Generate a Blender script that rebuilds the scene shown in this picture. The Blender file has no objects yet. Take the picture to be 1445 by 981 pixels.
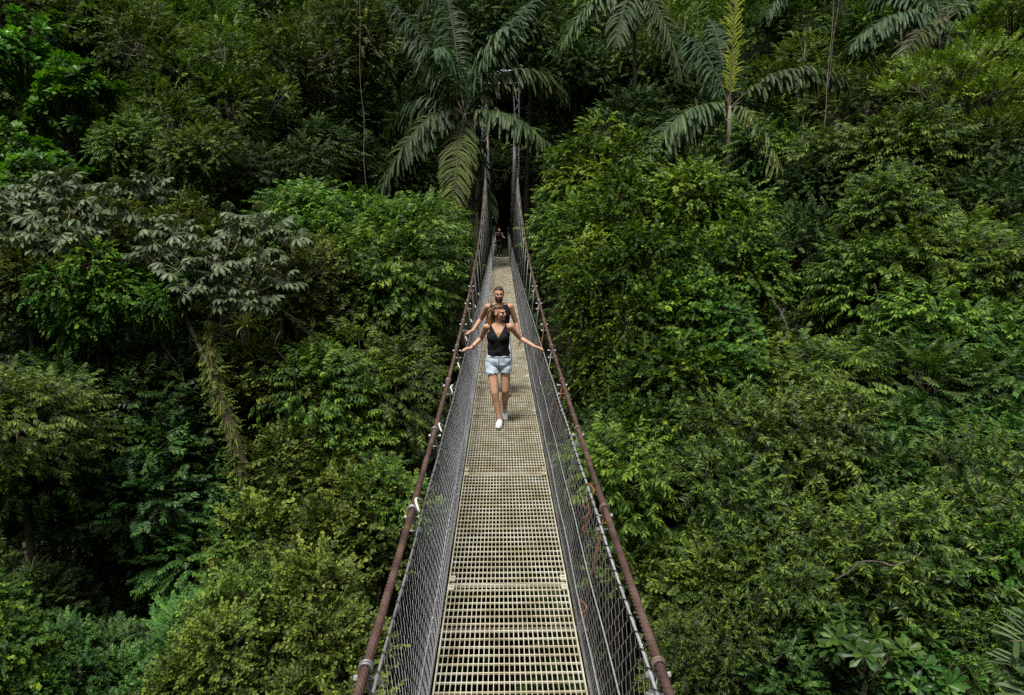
import bpy, math, random
import numpy as np
from mathutils import Vector, Matrix, Euler

rng = np.random.default_rng(7)
random.seed(7)
SC = bpy.context.scene
COL = SC.collection
R = math.radians

# ------------------------------------------------------------------ camera
FPX = 963.0                     # focal length in photo pixels (24 mm on 36 mm film)
PITCH = math.atan((490.5 - 300.0) / FPX)
YAW = -math.atan(16.0 / FPX)
cam_d = bpy.data.cameras.new('camera')
cam_d.lens = 36.0 * FPX / 1445.0
cam_d.sensor_width = 36.0
cam_d.clip_start = 0.05
cam_d.clip_end = 2000
cam = bpy.data.objects.new('camera', cam_d)
COL.objects.link(cam)
cam.rotation_euler = Euler((math.pi / 2 - PITCH, 0, YAW), 'XYZ')
SC.camera = cam
CM = cam.rotation_euler.to_matrix()


def at(px, py, d):
    """World point seen at photo pixel px, py at depth d metres."""
    return CM @ Vector(((px - 722.5) / FPX * d, (490.5 - py) / FPX * d, -d))


# ------------------------------------------------------------------ materials
def nmat(name):
    m = bpy.data.materials.new(name)
    m.use_nodes = True
    nt = m.node_tree
    nt.nodes.clear()
    out = nt.nodes.new('ShaderNodeOutputMaterial')
    return m, nt, out


def N(nt, t, **kw):
    n = nt.nodes.new(t)
    for k, v in kw.items():
        if k in n.inputs:
            n.inputs[k].default_value = v
        else:
            setattr(n, k, v)
    return n


def ramp(nt, stops, fac=None):
    n = nt.nodes.new('ShaderNodeValToRGB')
    e = n.color_ramp.elements
    while len(e) > 1:
        e.remove(e[-1])
    e[0].position = stops[0][0]
    e[0].color = (*stops[0][1], 1)
    for p, c in stops[1:]:
        x = e.new(p)
        x.color = (*c, 1)
    if fac is not None:
        nt.links.new(fac, n.inputs['Fac'])
    return n


def leaf_mat(name, old, mid, young, dead=(.16, .12, .03), rough=.42, trans=.22, spec=.45):
    """Leaf: colour by the age of each leaf (attribute tint), a small hue shift per tree, glossy cuticle, some light let through."""
    m, nt, out = nmat(name)
    a = N(nt, 'ShaderNodeAttribute', attribute_name='tint')
    r = ramp(nt, [(0, old), (.45, mid), (.86, young), (.965, young), (.985, dead), (1, dead)], a.outputs['Fac'])
    oi = N(nt, 'ShaderNodeObjectInfo')
    mr = N(nt, 'ShaderNodeMapRange')
    mr.inputs['To Min'].default_value = .492
    mr.inputs['To Max'].default_value = .522
    nt.links.new(oi.outputs['Random'], mr.inputs['Value'])
    mv = N(nt, 'ShaderNodeMapRange')
    mv.inputs['To Min'].default_value = .68
    mv.inputs['To Max'].default_value = 1.32
    nt.links.new(oi.outputs['Random'], mv.inputs['Value'])
    hs = N(nt, 'ShaderNodeHueSaturation')
    nt.links.new(mr.outputs['Result'], hs.inputs['Hue'])
    nt.links.new(mv.outputs['Result'], hs.inputs['Value'])
    nt.links.new(r.outputs['Color'], hs.inputs['Color'])
    p = N(nt, 'ShaderNodeBsdfPrincipled', Roughness=rough)
    p.inputs['Specular IOR Level'].default_value = spec
    nt.links.new(hs.outputs['Color'], p.inputs['Base Color'])
    t = N(nt, 'ShaderNodeBsdfTranslucent')
    g = N(nt, 'ShaderNodeMixRGB', blend_type='MULTIPLY')
    g.inputs['Fac'].default_value = 1
    g.inputs['Color2'].default_value = (1.35, 1.3, .6, 1)
    nt.links.new(hs.outputs['Color'], g.inputs['Color1'])
    nt.links.new(g.outputs['Color'], t.inputs['Color'])
    mx = N(nt, 'ShaderNodeMixShader')
    mx.inputs['Fac'].default_value = trans
    nt.links.new(p.outputs['BSDF'], mx.inputs[1])
    nt.links.new(t.outputs['BSDF'], mx.inputs[2])
    nt.links.new(mx.outputs['Shader'], out.inputs['Surface'])
    return m


def solid_mat(name, stops, scale=8.0, rough=.6, metal=0.0, bump=0.0, detail=4.0, spec=.4, rstops=None, stretch=None):
    """Noise-driven colour variation on a principled surface."""
    m, nt, out = nmat(name)
    tc = N(nt, 'ShaderNodeTexCoord')
    n = N(nt, 'ShaderNodeTexNoise', Scale=scale, Detail=detail)
    if stretch:
        mp = N(nt, 'ShaderNodeMapping')
        mp.inputs['Scale'].default_value = stretch
        nt.links.new(tc.outputs['Object'], mp.inputs['Vector'])
        nt.links.new(mp.outputs['Vector'], n.inputs['Vector'])
    else:
        nt.links.new(tc.outputs['Object'], n.inputs['Vector'])
    r = ramp(nt, stops, n.outputs['Fac'])
    p = N(nt, 'ShaderNodeBsdfPrincipled', Roughness=rough, Metallic=metal)
    p.inputs['Specular IOR Level'].default_value = spec
    nt.links.new(r.outputs['Color'], p.inputs['Base Color'])
    if bump:
        b = N(nt, 'ShaderNodeBump', Strength=bump, Distance=.02)
        nt.links.new(n.outputs['Fac'], b.inputs['Height'])
        nt.links.new(b.outputs['Normal'], p.inputs['Normal'])
    nt.links.new(p.outputs['BSDF'], out.inputs['Surface'])
    return m


M = {}
M['bark'] = solid_mat('bark', [(.3, (.035, .028, .02)), (.5, (.075, .06, .042)), (.62, (.05, .06, .025)), (.75, (.13, .115, .09))], 3.0, .85, bump=.6, stretch=(2, 2, .5))
M['pale_bark'] = solid_mat('pale_bark', [(.3, (.10, .085, .065)), (.55, (.2, .18, .15)), (.7, (.09, .10, .05))], 5.0, .8, bump=.4, stretch=(2, 2, .6))
M['moss_bark'] = solid_mat('moss_bark', [(.3, (.02, .015, .01)), (.48, (.055, .042, .018)), (.6, (.04, .05, .014)), (.75, (.085, .068, .035))], 9.0, .95, bump=.8)
M['twig'] = solid_mat('twig', [(.3, (.05, .04, .025)), (.7, (.12, .10, .07))], 6.0, .8)
M['liana'] = solid_mat('liana_bark', [(.3, (.05, .042, .032)), (.7, (.17, .15, .125))], 4.0, .85)
M['soil'] = solid_mat('forest_floor', [(.3, (.008, .008, .005)), (.6, (.016, .018, .008)), (.8, (.022, .018, .010))], .6, 1.0, bump=.5, spec=0)
M['rust'] = solid_mat('rusty_cable', [(.28, (.045, .027, .024)), (.5, (.09, .052, .042)), (.62, (.13, .08, .066)), (.75, (.065, .052, .05))], 7.0, .62, .25, bump=.15, detail=8)
M['rust_bright'] = solid_mat('orange_rust', [(.3, (.09, .03, .015)), (.55, (.25, .09, .035)), (.75, (.13, .06, .04))], 25.0, .8, bump=.3)
M['galv'] = solid_mat('galvanised_wire', [(.3, (.30, .305, .33)), (.6, (.50, .51, .55)), (.8, (.36, .34, .32))], 14.0, .42, .4)
M['galv_dark'] = solid_mat('weathered_wire', [(.3, (.13, .13, .135)), (.5, (.24, .24, .25)), (.66, (.33, .325, .32)), (.8, (.22, .16, .12))], 3.0, .5, .5)
M['bolt'] = solid_mat('bright_zinc', [(.3, (.40, .41, .43)), (.7, (.58, .59, .61))], 40.0, .3, .5)
M['grate'] = solid_mat('cream_painted_steel', [(.25, (.34, .27, .17)), (.42, (.48, .43, .31)), (.58, (.57, .54, .43)), (.75, (.64, .63, .57))], 5.0, .45, .15, detail=8)
M['dark_wire'] = solid_mat('dark_lacing', [(.3, (.03, .03, .032)), (.7, (.08, .078, .078))], 9.0, .5, .4)
M['beam'] = solid_mat('brown_steel', [(.3, (.10, .075, .06)), (.55, (.17, .13, .10)), (.75, (.22, .17, .13))], 8.0, .6, .2)


def grate_mat():
    """Cream paint with bare, dirty and rusty patches, different on every panel."""
    m, nt, out = nmat('cream_painted_grating')
    tc = N(nt, 'ShaderNodeTexCoord')
    oi = N(nt, 'ShaderNodeObjectInfo')
    ml = N(nt, 'ShaderNodeVectorMath', operation='SCALE')
    ml.inputs[0].default_value = (37, 53, 11)
    nt.links.new(oi.outputs['Random'], ml.inputs['Scale'])
    ad = N(nt, 'ShaderNodeVectorMath', operation='ADD')
    nt.links.new(tc.outputs['Object'], ad.inputs[0])
    nt.links.new(ml.outputs['Vector'], ad.inputs[1])
    n1 = N(nt, 'ShaderNodeTexNoise', Scale=4.5, Detail=8.0)
    n2 = N(nt, 'ShaderNodeTexNoise', Scale=2.2, Detail=10.0, Roughness=.7)
    for n in (n1, n2):
        nt.links.new(ad.outputs['Vector'], n.inputs['Vector'])
    r1 = ramp(nt, [(.25, (.28, .225, .14)), (.42, (.42, .385, .265)), (.58, (.52, .495, .385)), (.75, (.60, .59, .53))], n1.outputs['Fac'])
    r2 = ramp(nt, [(.56, (0, 0, 0)), (.66, (1, 1, 1))], n2.outputs['Fac'])
    mx = N(nt, 'ShaderNodeMixRGB')
    mx.inputs['Color2'].default_value = (.22, .125, .06, 1)
    mm = N(nt, 'ShaderNodeMath', operation='MULTIPLY')
    mm.inputs[1].default_value = .65
    nt.links.new(r2.outputs['Color'], mm.inputs[0])
    nt.links.new(mm.outputs[0], mx.inputs['Fac'])
    nt.links.new(r1.outputs['Color'], mx.inputs['Color1'])
    p = N(nt, 'ShaderNodeBsdfPrincipled', Roughness=.5)
    nt.links.new(mx.outputs['Color'], p.inputs['Base Color'])
    nt.links.new(p.outputs['BSDF'], out.inputs['Surface'])
    return m


M['grate'] = grate_mat()
M['tower'] = solid_mat('grey_painted_steel', [(.3, (.30, .32, .38)), (.7, (.42, .44, .51))], 2.0, .5, .2)
M['rope'] = solid_mat('pale_rope', [(.3, (.5, .48, .43)), (.7, (.68, .66, .6))], 30.0, .8)


# ------------------------------------------------------------------ object helpers
def link(name, me, parent=None, loc=None, rot=None, scale=None):
    o = bpy.data.objects.new(name, me)
    COL.objects.link(o)
    if parent is not None:
        o.parent = parent
    if loc is not None:
        o.location = loc
    if rot is not None:
        o.rotation_euler = rot
    if scale is not None:
        o.scale = scale if hasattr(scale, '__len__') else (scale,) * 3
    return o


def tag(o, label=None, cat=None, group=None, kind=None):
    if label:
        o['label'] = label
    if cat:
        o['category'] = cat
    if group:
        o['group'] = group
    if kind:
        o['kind'] = kind
    return o


class Geo:
    """Numpy mesh accumulator."""

    def __init__(self):
        self.v, self.l, self.t, self.mi, self.tint, self.n = [], [], [], [], [], 0

    def add(self, v, faces, mi=0, tint=.5):
        v = np.asarray(v, float).reshape(-1, 3)
        for f in faces:
            self.l.append(np.asarray(f, np.int64) + self.n)
            self.t.append(np.array([len(f)]))
            self.mi.append(np.array([mi]))
        self.v.append(v)
        self.tint.append(np.full(len(v), tint) if np.isscalar(tint) else np.asarray(tint, float))
        self.n += len(v)

    def arrays(self):
        return dict(v=np.concatenate(self.v), l=np.concatenate(self.l), t=np.concatenate(self.t), mi=np.concatenate(self.mi), tint=np.concatenate(self.tint))

    def inst(self, tpl, rot, pos, tint=None, scale=None):
        """tpl: arrays(); rot (n,3,3) columns are axes; pos (n,3)."""
        n = len(pos)
        if n == 0:
            return
        rot = np.asarray(rot)
        if scale is not None:
            rot = rot * np.asarray(scale)[:, None, None]
        v = np.einsum('nij,kj->nki', rot, tpl['v']) + np.asarray(pos)[:, None, :]
        nv = len(tpl['v'])
        off = self.n + np.arange(n) * nv
        self.v.append(v.reshape(-1, 3))
        self.l.append((tpl['l'][None, :] + off[:, None]).ravel())
        self.t.append(np.tile(tpl['t'], n))
        self.mi.append(np.tile(tpl['mi'], n))
        tt = np.tile(tpl['tint'], (n, 1))
        if tint is not None:
            # leaf age: the template's own spread, moved by the spray's value
            tt = np.clip(tt + np.asarray(tint)[:, None], .0, .96)
        self.tint.append(tt.ravel())
        self.n += n * nv

    def mesh(self, name, mats, smooth=False, attr=True):
        a = self.arrays()
        me = bpy.data.meshes.new(name)
        nv, nl, nf = len(a['v']), len(a['l']), len(a['t'])
        me.vertices.add(nv)
        me.loops.add(nl)
        me.polygons.add(nf)
        me.vertices.foreach_set('co', a['v'].astype(np.float32).ravel())
        me.loops.foreach_set('vertex_index', a['l'].astype(np.int32))
        st = np.zeros(nf, np.int32)
        st[1:] = np.cumsum(a['t'])[:-1]
        me.polygons.foreach_set('loop_start', st)
        for m in (mats if isinstance(mats, (list, tuple)) else [mats]):
            me.materials.append(m)
        me.polygons.foreach_set('material_index', a['mi'].astype(np.int32))
        me.polygons.foreach_set('use_smooth', np.full(nf, bool(smooth)))
        if attr:
            at_ = me.attributes.new('tint', 'FLOAT', 'POINT')
            at_.data.foreach_set('value', a['tint'].astype(np.float32))
        me.update(calc_edges=True)
        me.validate()
        return me


def frames(d, roll=None, up=(0, 0, 1)):
    """Rotation matrices whose X axis is d and whose Z axis is as near `up` as can be (then rolled about X)."""
    d = np.asarray(d, float)
    d = d / np.linalg.norm(d, axis=1, keepdims=True)
    u = np.tile(np.asarray(up, float), (len(d), 1)) if np.ndim(up) == 1 else np.asarray(up, float)
    bad = np.abs((d * u).sum(1)) > .98
    u[bad] = (1, .1, 0)
    y = np.cross(u, d)
    y /= np.linalg.norm(y, axis=1, keepdims=True)
    z = np.cross(d, y)
    if roll is not None:
        c, s = np.cos(roll)[:, None], np.sin(roll)[:, None]
        y, z = y * c + z * s, z * c - y * s
    return np.stack([d, y, z], axis=2)


def tube(g, pts, rad, sides=6, mi=0, cap=True, tint=.5):
    """Swept tube through pts with a radius per point."""
    pts = np.asarray(pts, float)
    n = len(pts)
    rad = np.full(n, rad) if np.isscalar(rad) else np.asarray(rad, float)
    tg = np.gradient(pts, axis=0)
    tg /= np.linalg.norm(tg, axis=1, keepdims=True) + 1e-12
    ref = np.array([0, 0, 1.0]) if abs(tg[0, 2]) < .9 else np.array([1.0, 0, 0])
    vs = []
    for i in range(n):
        a = np.cross(tg[i], ref)
        a /= np.linalg.norm(a) + 1e-12
        b = np.cross(a, tg[i])
        ref = b if False else ref
        th = np.arange(sides) / sides * 2 * np.pi
        vs.append(pts[i] + rad[i] * (np.cos(th)[:, None] * a + np.sin(th)[:, None] * b))
        if i + 1 < n:
            # carry the frame along so the tube does not twist
            ref = b
    v = np.concatenate(vs)
    f = []
    for i in range(n - 1):
        for k in range(sides):
            k2 = (k + 1) % sides
            f.append((i * sides + k, (i + 1) * sides + k, (i + 1) * sides + k2, i * sides + k2))
    if cap:
        f.append(tuple(range(sides)))
        f.append(tuple(reversed(range((n - 1) * sides, n * sides))))
    g.add(v, f, mi, tint)


def box(g, c, s, mi=0, rot=None, tint=.5):
    c = np.asarray(c, float)
    h = np.asarray(s, float) / 2
    v = np.array([(x, y, z) for x in (-1, 1) for y in (-1, 1) for z in (-1, 1)], float) * h
    if rot is not None:
        v = v @ np.asarray(rot).T
    g.add(v + c, [(0, 1, 3, 2), (4, 6, 7, 5), (0, 4, 5, 1), (2, 3, 7, 6), (0, 2, 6, 4), (1, 5, 7, 3)], mi, tint)


def bezier(p0, p1, p2, n):
    t = np.linspace(0, 1, n)[:, None]
    return (1 - t) ** 2 * np.asarray(p0) + 2 * t * (1 - t) * np.asarray(p1) + t * t * np.asarray(p2)


# ------------------------------------------------------------------ terrain
def sstep(a, b, x):
    t = np.clip((np.asarray(x, float) - a) / (b - a), 0, 1)
    return t * t * (3 - 2 * t)


def ground(x, y):
    x = np.asarray(x, float)
    y = np.asarray(y, float)
    z = -24 + 20.5 * sstep(16, 57, y) + .72 * np.maximum(0, y - 57)
    z = z + 5.0 * sstep(8, 45, np.abs(x)) * (1 - sstep(40, 70, y))
    # unseen valley slopes behind and beside the viewpoint, added to block low sky light
    z = z + .95 * np.maximum(0, -y - 14) + .9 * np.maximum(0, np.abs(x) - 44) * (1 - sstep(20, 75, y) * .75)
    z = z + .9 * np.sin(x * .31 + 1.7) * np.cos(y * .23) + .5 * np.sin(x * .83 + y * .61)
    return z


def make_ground():
    xs = np.arange(-120, 121, 2.0)
    ys = np.arange(-110, 181, 2.0)
    X, Y = np.meshgrid(xs, ys)
    Z = ground(X, Y)
    g = Geo()
    nx = len(xs)
    f = [(j * nx + i, j * nx + i + 1, (j + 1) * nx + i + 1, (j + 1) * nx + i) for j in range(len(ys) - 1) for i in range(nx - 1)]
    g.add(np.stack([X, Y, Z], 2).reshape(-1, 3), f)
    tag(link('ground', g.mesh('ground', M['soil'], True, False)), kind='structure')


make_ground()
# ------------------------------------------------------------------ leaves and sprays
SHAPES = {'ell': ((.28, .82), (.66, .80)), 'obov': ((.35, .55), (.76, 1.0)), 'lance': ((.25, .85), (.6, .68)), 'heart': ((.12, 1.0), (.55, .74)), 'strap': ((.2, .9), (.8, .85))}


def leaf(L, W, droop=.15, fold=.12, shape='ell', tint=.4):
    (t1, w1), (t2, w2) = SHAPES[shape]
    h = W / 2
    zz = lambda t: -droop * L * t * t
    v = [(0, 0, 0)]
    for t, w in ((t1, w1), (t2, w2)):
        v += [(L * t, h * w, zz(t) + fold * W * w), (L * t, 0, zz(t)), (L * t, -h * w, zz(t) + fold * W * w)]
    v.append((L * (1 - .12 * droop), 0, zz(1)))
    g = Geo()
    g.add(v, [(0, 2, 1), (0, 3, 2), (2, 5, 4, 1), (3, 6, 5, 2), (5, 7, 4), (6, 7, 5)], 0, tint)
    return g.arrays()


def leaflet(L, W, tint=.4):
    g = Geo()
    g.add([(0, 0, 0), (L * .45, -W / 2, .02 * L), (L, 0, -.08 * L), (L * .45, W / 2, .02 * L)], [(0, 1, 2), (0, 2, 3)], 0, tint)
    return g.arrays()


def rz(a):
    c, s = np.cos(a), np.sin(a)
    return np.array([[c, -s, 0], [s, c, 0], [0, 0, 1]])


def ry(a):
    c, s = np.cos(a), np.sin(a)
    return np.array([[c, 0, s], [0, 1, 0], [-s, 0, c]])


def rx(a):
    c, s = np.cos(a), np.sin(a)
    return np.array([[1, 0, 0], [0, c, -s], [0, s, c]])


def twig(g, pts, r=.004):
    tube(g, pts, r, 3, 1, False, .4)


def spray_alternate(n=12, l=.55, L=.18, W=.075, droop=.35, sag=.25, shape='ell', fold=.1, spread=.95, jit=.3, young=.22):
    """Leaves alternating along a twig, the youngest at its tip."""
    g = Geo()
    t = np.linspace(0, 1, 5)
    twig(g, np.stack([t * l, 0 * t, -sag * l * t * t], 1), max(.003, l * .008))
    for i in range(n):
        u = .12 + .88 * i / (n - 1)
        s = 1 if i % 2 else -1
        ang = s * spread * (1 - .75 * max(0, u - .72) / .28) + random.uniform(-jit, jit)
        Lk = L * random.uniform(.75, 1.15) * (1 - .25 * (u > .9))
        lf = leaf(Lk, W * random.uniform(.85, 1.15), droop * random.uniform(.4, 1.6), fold, shape, np.clip(random.gauss(.3, .23) + young * u ** 3, 0, .93) if random.random() > .012 else 1.0)
        rot = rz(ang) @ rx(random.uniform(-jit, jit) * 1.3 + s * .15) @ ry(random.uniform(-.1, .35) + droop * .4)
        g.inst(lf, rot[None], np.array([[u * l, 0, -sag * l * u * u]]))
    return g.arrays()


def spray_rosette(n=16, L=.36, W=.14, shape='obov', el=(.1, 1.25), droop=.25, fold=.1):
    """Leaves set all round the tip of a stem; +X is the stem."""
    g = Geo()
    twig(g, [(-.35, 0, 0), (-.15, 0, 0), (0, 0, 0)], .012)
    for i in range(n):
        a = i * 2.399 + random.uniform(-.2, .2)
        u = i / (n - 1)
        e = el[0] + (el[1] - el[0]) * u + random.uniform(-.12, .12)      # 0 = sideways, pi/2 = along the stem
        lf = leaf(L * random.uniform(.8, 1.1) * (1 - .35 * u), W * random.uniform(.85, 1.1) * (1 - .2 * u), droop, fold, shape, np.clip(.25 + .5 * u + random.gauss(0, .1), 0, .93))
        # leaf along +X of its own, pitched up by e towards the stem axis
        d = np.array([math.sin(e), math.cos(e) * math.cos(a), math.cos(e) * math.sin(a)])
        fr = frames(d[None], up=np.array([[1.0, 0, 0]]))
        g.inst(lf, fr, np.array([[.02 * i / n, 0, 0]]))
    return g.arrays()


def spray_palmate(n=9, L=.33, W=.11, droop=.5, stalk=.4, tint=.35):
    """One umbrella leaf: lobes round the end of a stalk, hanging at their tips; the stalk runs along +X."""
    g = Geo()
    tube(g, bezier((0, 0, 0), (stalk * .6, 0, .06), (stalk, 0, 0), 5), .007, 4, 1, False)
    for i in range(n):
        a = (i + .5) / n * 2 * np.pi * .93 + .22 + random.uniform(-.06, .06)
        Lk = L * (1.0 - .25 * abs(math.cos(a / 2 + math.pi / 2)) ** 2 * 0 - .22 * (1 + math.cos(a)) / 2) * random.uniform(.92, 1.05)
        lf = leaf(Lk, W * random.uniform(.9, 1.08), droop * random.uniform(.7, 1.4), .14, 'obov', np.clip(tint + random.gauss(0, .07), 0, .93))
        rot = rz(math.pi + a) @ ry(.15)
        g.inst(lf, rot[None], np.array([[stalk, 0, 0]]))
    return g.arrays()


def spray_pinnate(nl=5, np_=9, L=.34, ll=.085, lw=.03, fan=1.9, sag=.35):
    """Feathery compound leaves fanned from one twig end."""
    g = Geo()
    for k in range(nl):
        a0 = (k - (nl - 1) / 2) / max(1, nl - 1) * fan + random.uniform(-.15, .15)
        el = random.uniform(-.15, .35)
        Lk = L * random.uniform(.8, 1.15)
        tint = np.clip(random.gauss(.4, .22), 0, .93)
        c0 = rz(a0) @ ry(-el)
        t = np.linspace(0, 1, 4)
        twig(g, np.stack([t * Lk, 0 * t, -sag * Lk * t * t], 1) @ c0.T, .0025)
        rots, pos = [], []
        for i in range(np_):
            u = .15 + .85 * i / (np_ - 1)
            for s in (1, -1):
                rots.append(c0 @ rz(s * (1.15 - .45 * u)) @ rx(s * -.25) @ ry(.12 + sag * u))
                pos.append(c0 @ np.array([u * Lk, 0, -sag * Lk * u * u]))
        g.inst(leaflet(ll, lw, tint), np.array(rots), np.array(pos), scale=np.tile(1 - .3 * np.abs(np.linspace(-.6, 1, np_)), 2).repeat(1)[: len(pos)])
    return g.arrays()


def spray_curtain(n=26, l=1.6, L=.11, W=.085, shape='heart'):
    """A strand of vine hanging along -Z from its top with leaves on both sides (local +X is outward)."""
    g = Geo()
    t = np.linspace(0, 1, 9)
    wob = random.uniform(0, 6)
    cx = lambda u: .10 * np.sin(u * 5 + wob) * l * .35
    cy = lambda u: .10 * np.sin(u * 4 + 2 * wob) * l * .35
    twig(g, np.stack([cx(t), cy(t), -l * t], 1), .005)
    for i in range(n):
        u = (i + random.random()) / n
        a = random.uniform(-1.7, 1.7)
        k = random.uniform(.6, 1.15)
        lf = leaf(L * k, W * k, .2, .08, shape, np.clip(random.gauss(.38, .26), 0, .93))
        rot = rz(a) @ ry(random.uniform(.35, 1.15)) @ rx(random.uniform(-.4, .4))
        g.inst(lf, rot[None], np.array([[cx(u), cy(u), -l * u]]))
    return g.arrays()


# ------------------------------------------------------------------ crowns
def lobes_of(nl, rad, flat, seed, spread=.72, rl=(.26, .56)):
    r = np.random.default_rng(seed)
    c = r.normal(size=(nl, 3))
    c /= np.linalg.norm(c, axis=1, keepdims=True)
    c *= (r.random((nl, 1)) ** .4) * spread * rad
    c[:, 2] *= flat
    c[:, 2] += .08 * rad
    return c, r.uniform(*rl, nl) * rad


def crown_mesh(name, mats, tpls, rad, n, flat=.75, seed=0, nl=11, out=.75, upb=.25, jit=.45, under=.35, smin=.8, smax=1.2, tint=(0, .17), lobe=None, curtain=None, roll=.5, rl=(.26, .56), zs=None):
    """Crown of leafy sprays set over the surface of several uneven lobes, with gaps between them."""
    r = np.random.default_rng(seed)
    c, lr = lobes_of(nl, rad, flat, seed, rl=rl) if lobe is None else lobe
    w = lr ** 2
    P, D, LT = [], [], []
    ltint = r.normal(0, .12, len(c))
    cnt = 0
    while cnt < n:
        m = n
        k = r.choice(len(c), m, p=w / w.sum())
        d = r.normal(size=(m, 3))
        d /= np.linalg.norm(d, axis=1, keepdims=True)
        shell = r.uniform(.62, 1.08, m) ** .8
        bump = 1 + .16 * np.sin(d[:, 0] * 7 + k * 2.1) * np.sin(d[:, 1] * 6 + k) + .1 * np.sin(d[:, 2] * 11 + k)
        p = c[k] + d * (lr[k] * shell * bump)[:, None] * np.array([1, 1, zs or max(flat, .55) ** .5])
        # drop what lies deep inside another lobe, and thin the underside
        q = np.linalg.norm((p[:, None, :] - c[None]) / np.array([1, 1, zs or 1]), axis=2) / lr[None]
        inside = q.min(1) < .52
        keep = ~(inside & (r.random(m) < .85))
        keep &= ~((d[:, 2] < -.25) & (r.random(m) > under))
        # patches left thin so that what is behind shows through
        hole = np.sin(p[:, 0] * 2.3 / rad * 2 + seed) * np.sin(p[:, 1] * 2.1 / rad * 2 + 1.3 * seed) * np.sin(p[:, 2] * 2.7 / rad * 2 + .7)
        keep &= ~((hole > .42) & (r.random(m) < .7))
        P.append(p[keep])
        D.append(d[keep])
        LT.append(ltint[k[keep]])
        cnt += keep.sum()
    P, D, LT = np.concatenate(P)[:n], np.concatenate(D)[:n], np.concatenate(LT)[:n]
    cen = P / (np.linalg.norm(P, axis=1, keepdims=True) + 1e-6)
    d = D * out + cen * (1 - out) + np.array([0, 0, upb]) + r.normal(0, jit, (n, 3))
    g = Geo()
    ti = r.normal(tint[0], tint[1], n) + LT
    sc = r.uniform(smin, smax, n)
    which = r.integers(0, len(tpls), n)
    fr = frames(d, r.normal(0, roll, n))
    for k, tp in enumerate(tpls):
        s = which == k
        g.inst(tp, fr[s], P[s], ti[s], sc[s])
    if curtain:
        nc, ctp, drop = curtain
        top = np.argsort(P[:, 2] + r.normal(0, .4 * rad, n))[-nc * 3:]
        top = r.choice(top, nc, replace=False)
        p = P[top] + D[top] * .12
        a = np.arctan2(p[:, 1], p[:, 0]) + r.normal(0, .4, nc)
        co, si, z = np.cos(a), np.sin(a), np.zeros(nc)
        fr = np.stack([np.stack([co, si, z], 1), np.stack([-si, co, z], 1), np.tile([0, 0, 1.0], (nc, 1))], 2)
        wh = r.integers(0, len(ctp), nc)
        for k, tp in enumerate(ctp):
            s = wh == k
            g.inst(tp, fr[s], p[s], r.normal(.02, .12, s.sum()), r.uniform(.6, 1.3, s.sum()) * drop)
    return g.mesh(name, mats), (c, lr)


def trunk_mesh(name, mat, lobes, rad, r0=.16, seed=0, depth=26.0, lean=.6, pale=False):
    """Trunk from far below (it is rooted in the slope) up into the crown, with a limb into each lobe; origin at the crown's centre."""
    r = np.random.default_rng(seed)
    c, lr = lobes
    g = Geo()
    zs = np.linspace(-depth, .15 * rad, 14)
    u = (zs - zs[0]) / (zs[-1] - zs[0])
    ax = np.stack([lean * np.sin(u * 3 + seed) * (1 - u), lean * np.cos(u * 2.3 + seed) * (1 - u), zs], 1)
    tube(g, ax, r0 * (1.5 - u * .95), 8)
    for k in range(len(c)):
        z0 = -rad * r.uniform(.25, .9)
        s = np.array([np.interp(z0, zs, ax[:, 0]), np.interp(z0, zs, ax[:, 1]), z0])
        e = c[k] + np.array([0, 0, lr[k] * .35])
        mid = (s + e) / 2 + np.array([0, 0, -.12 * rad]) + r.normal(0, .1 * rad, 3)
        pts = bezier(s, mid, e, 7)
        tube(g, pts, np.linspace(r0 * .5, r0 * .12, 7), 5)
        for j in range(5):
            q = pts[r.integers(3, 6)]
            d = r.normal(size=3)
            d /= np.linalg.norm(d)
            e2 = c[k] + d * lr[k] * .85
            m2 = (q + e2) / 2 + r.normal(0, .1 * lr[k], 3)
            tube(g, bezier(q, m2, e2, 5), np.linspace(r0 * .2, r0 * .04, 5), 4)
    return g.mesh(name, mat, True, False)
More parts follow.
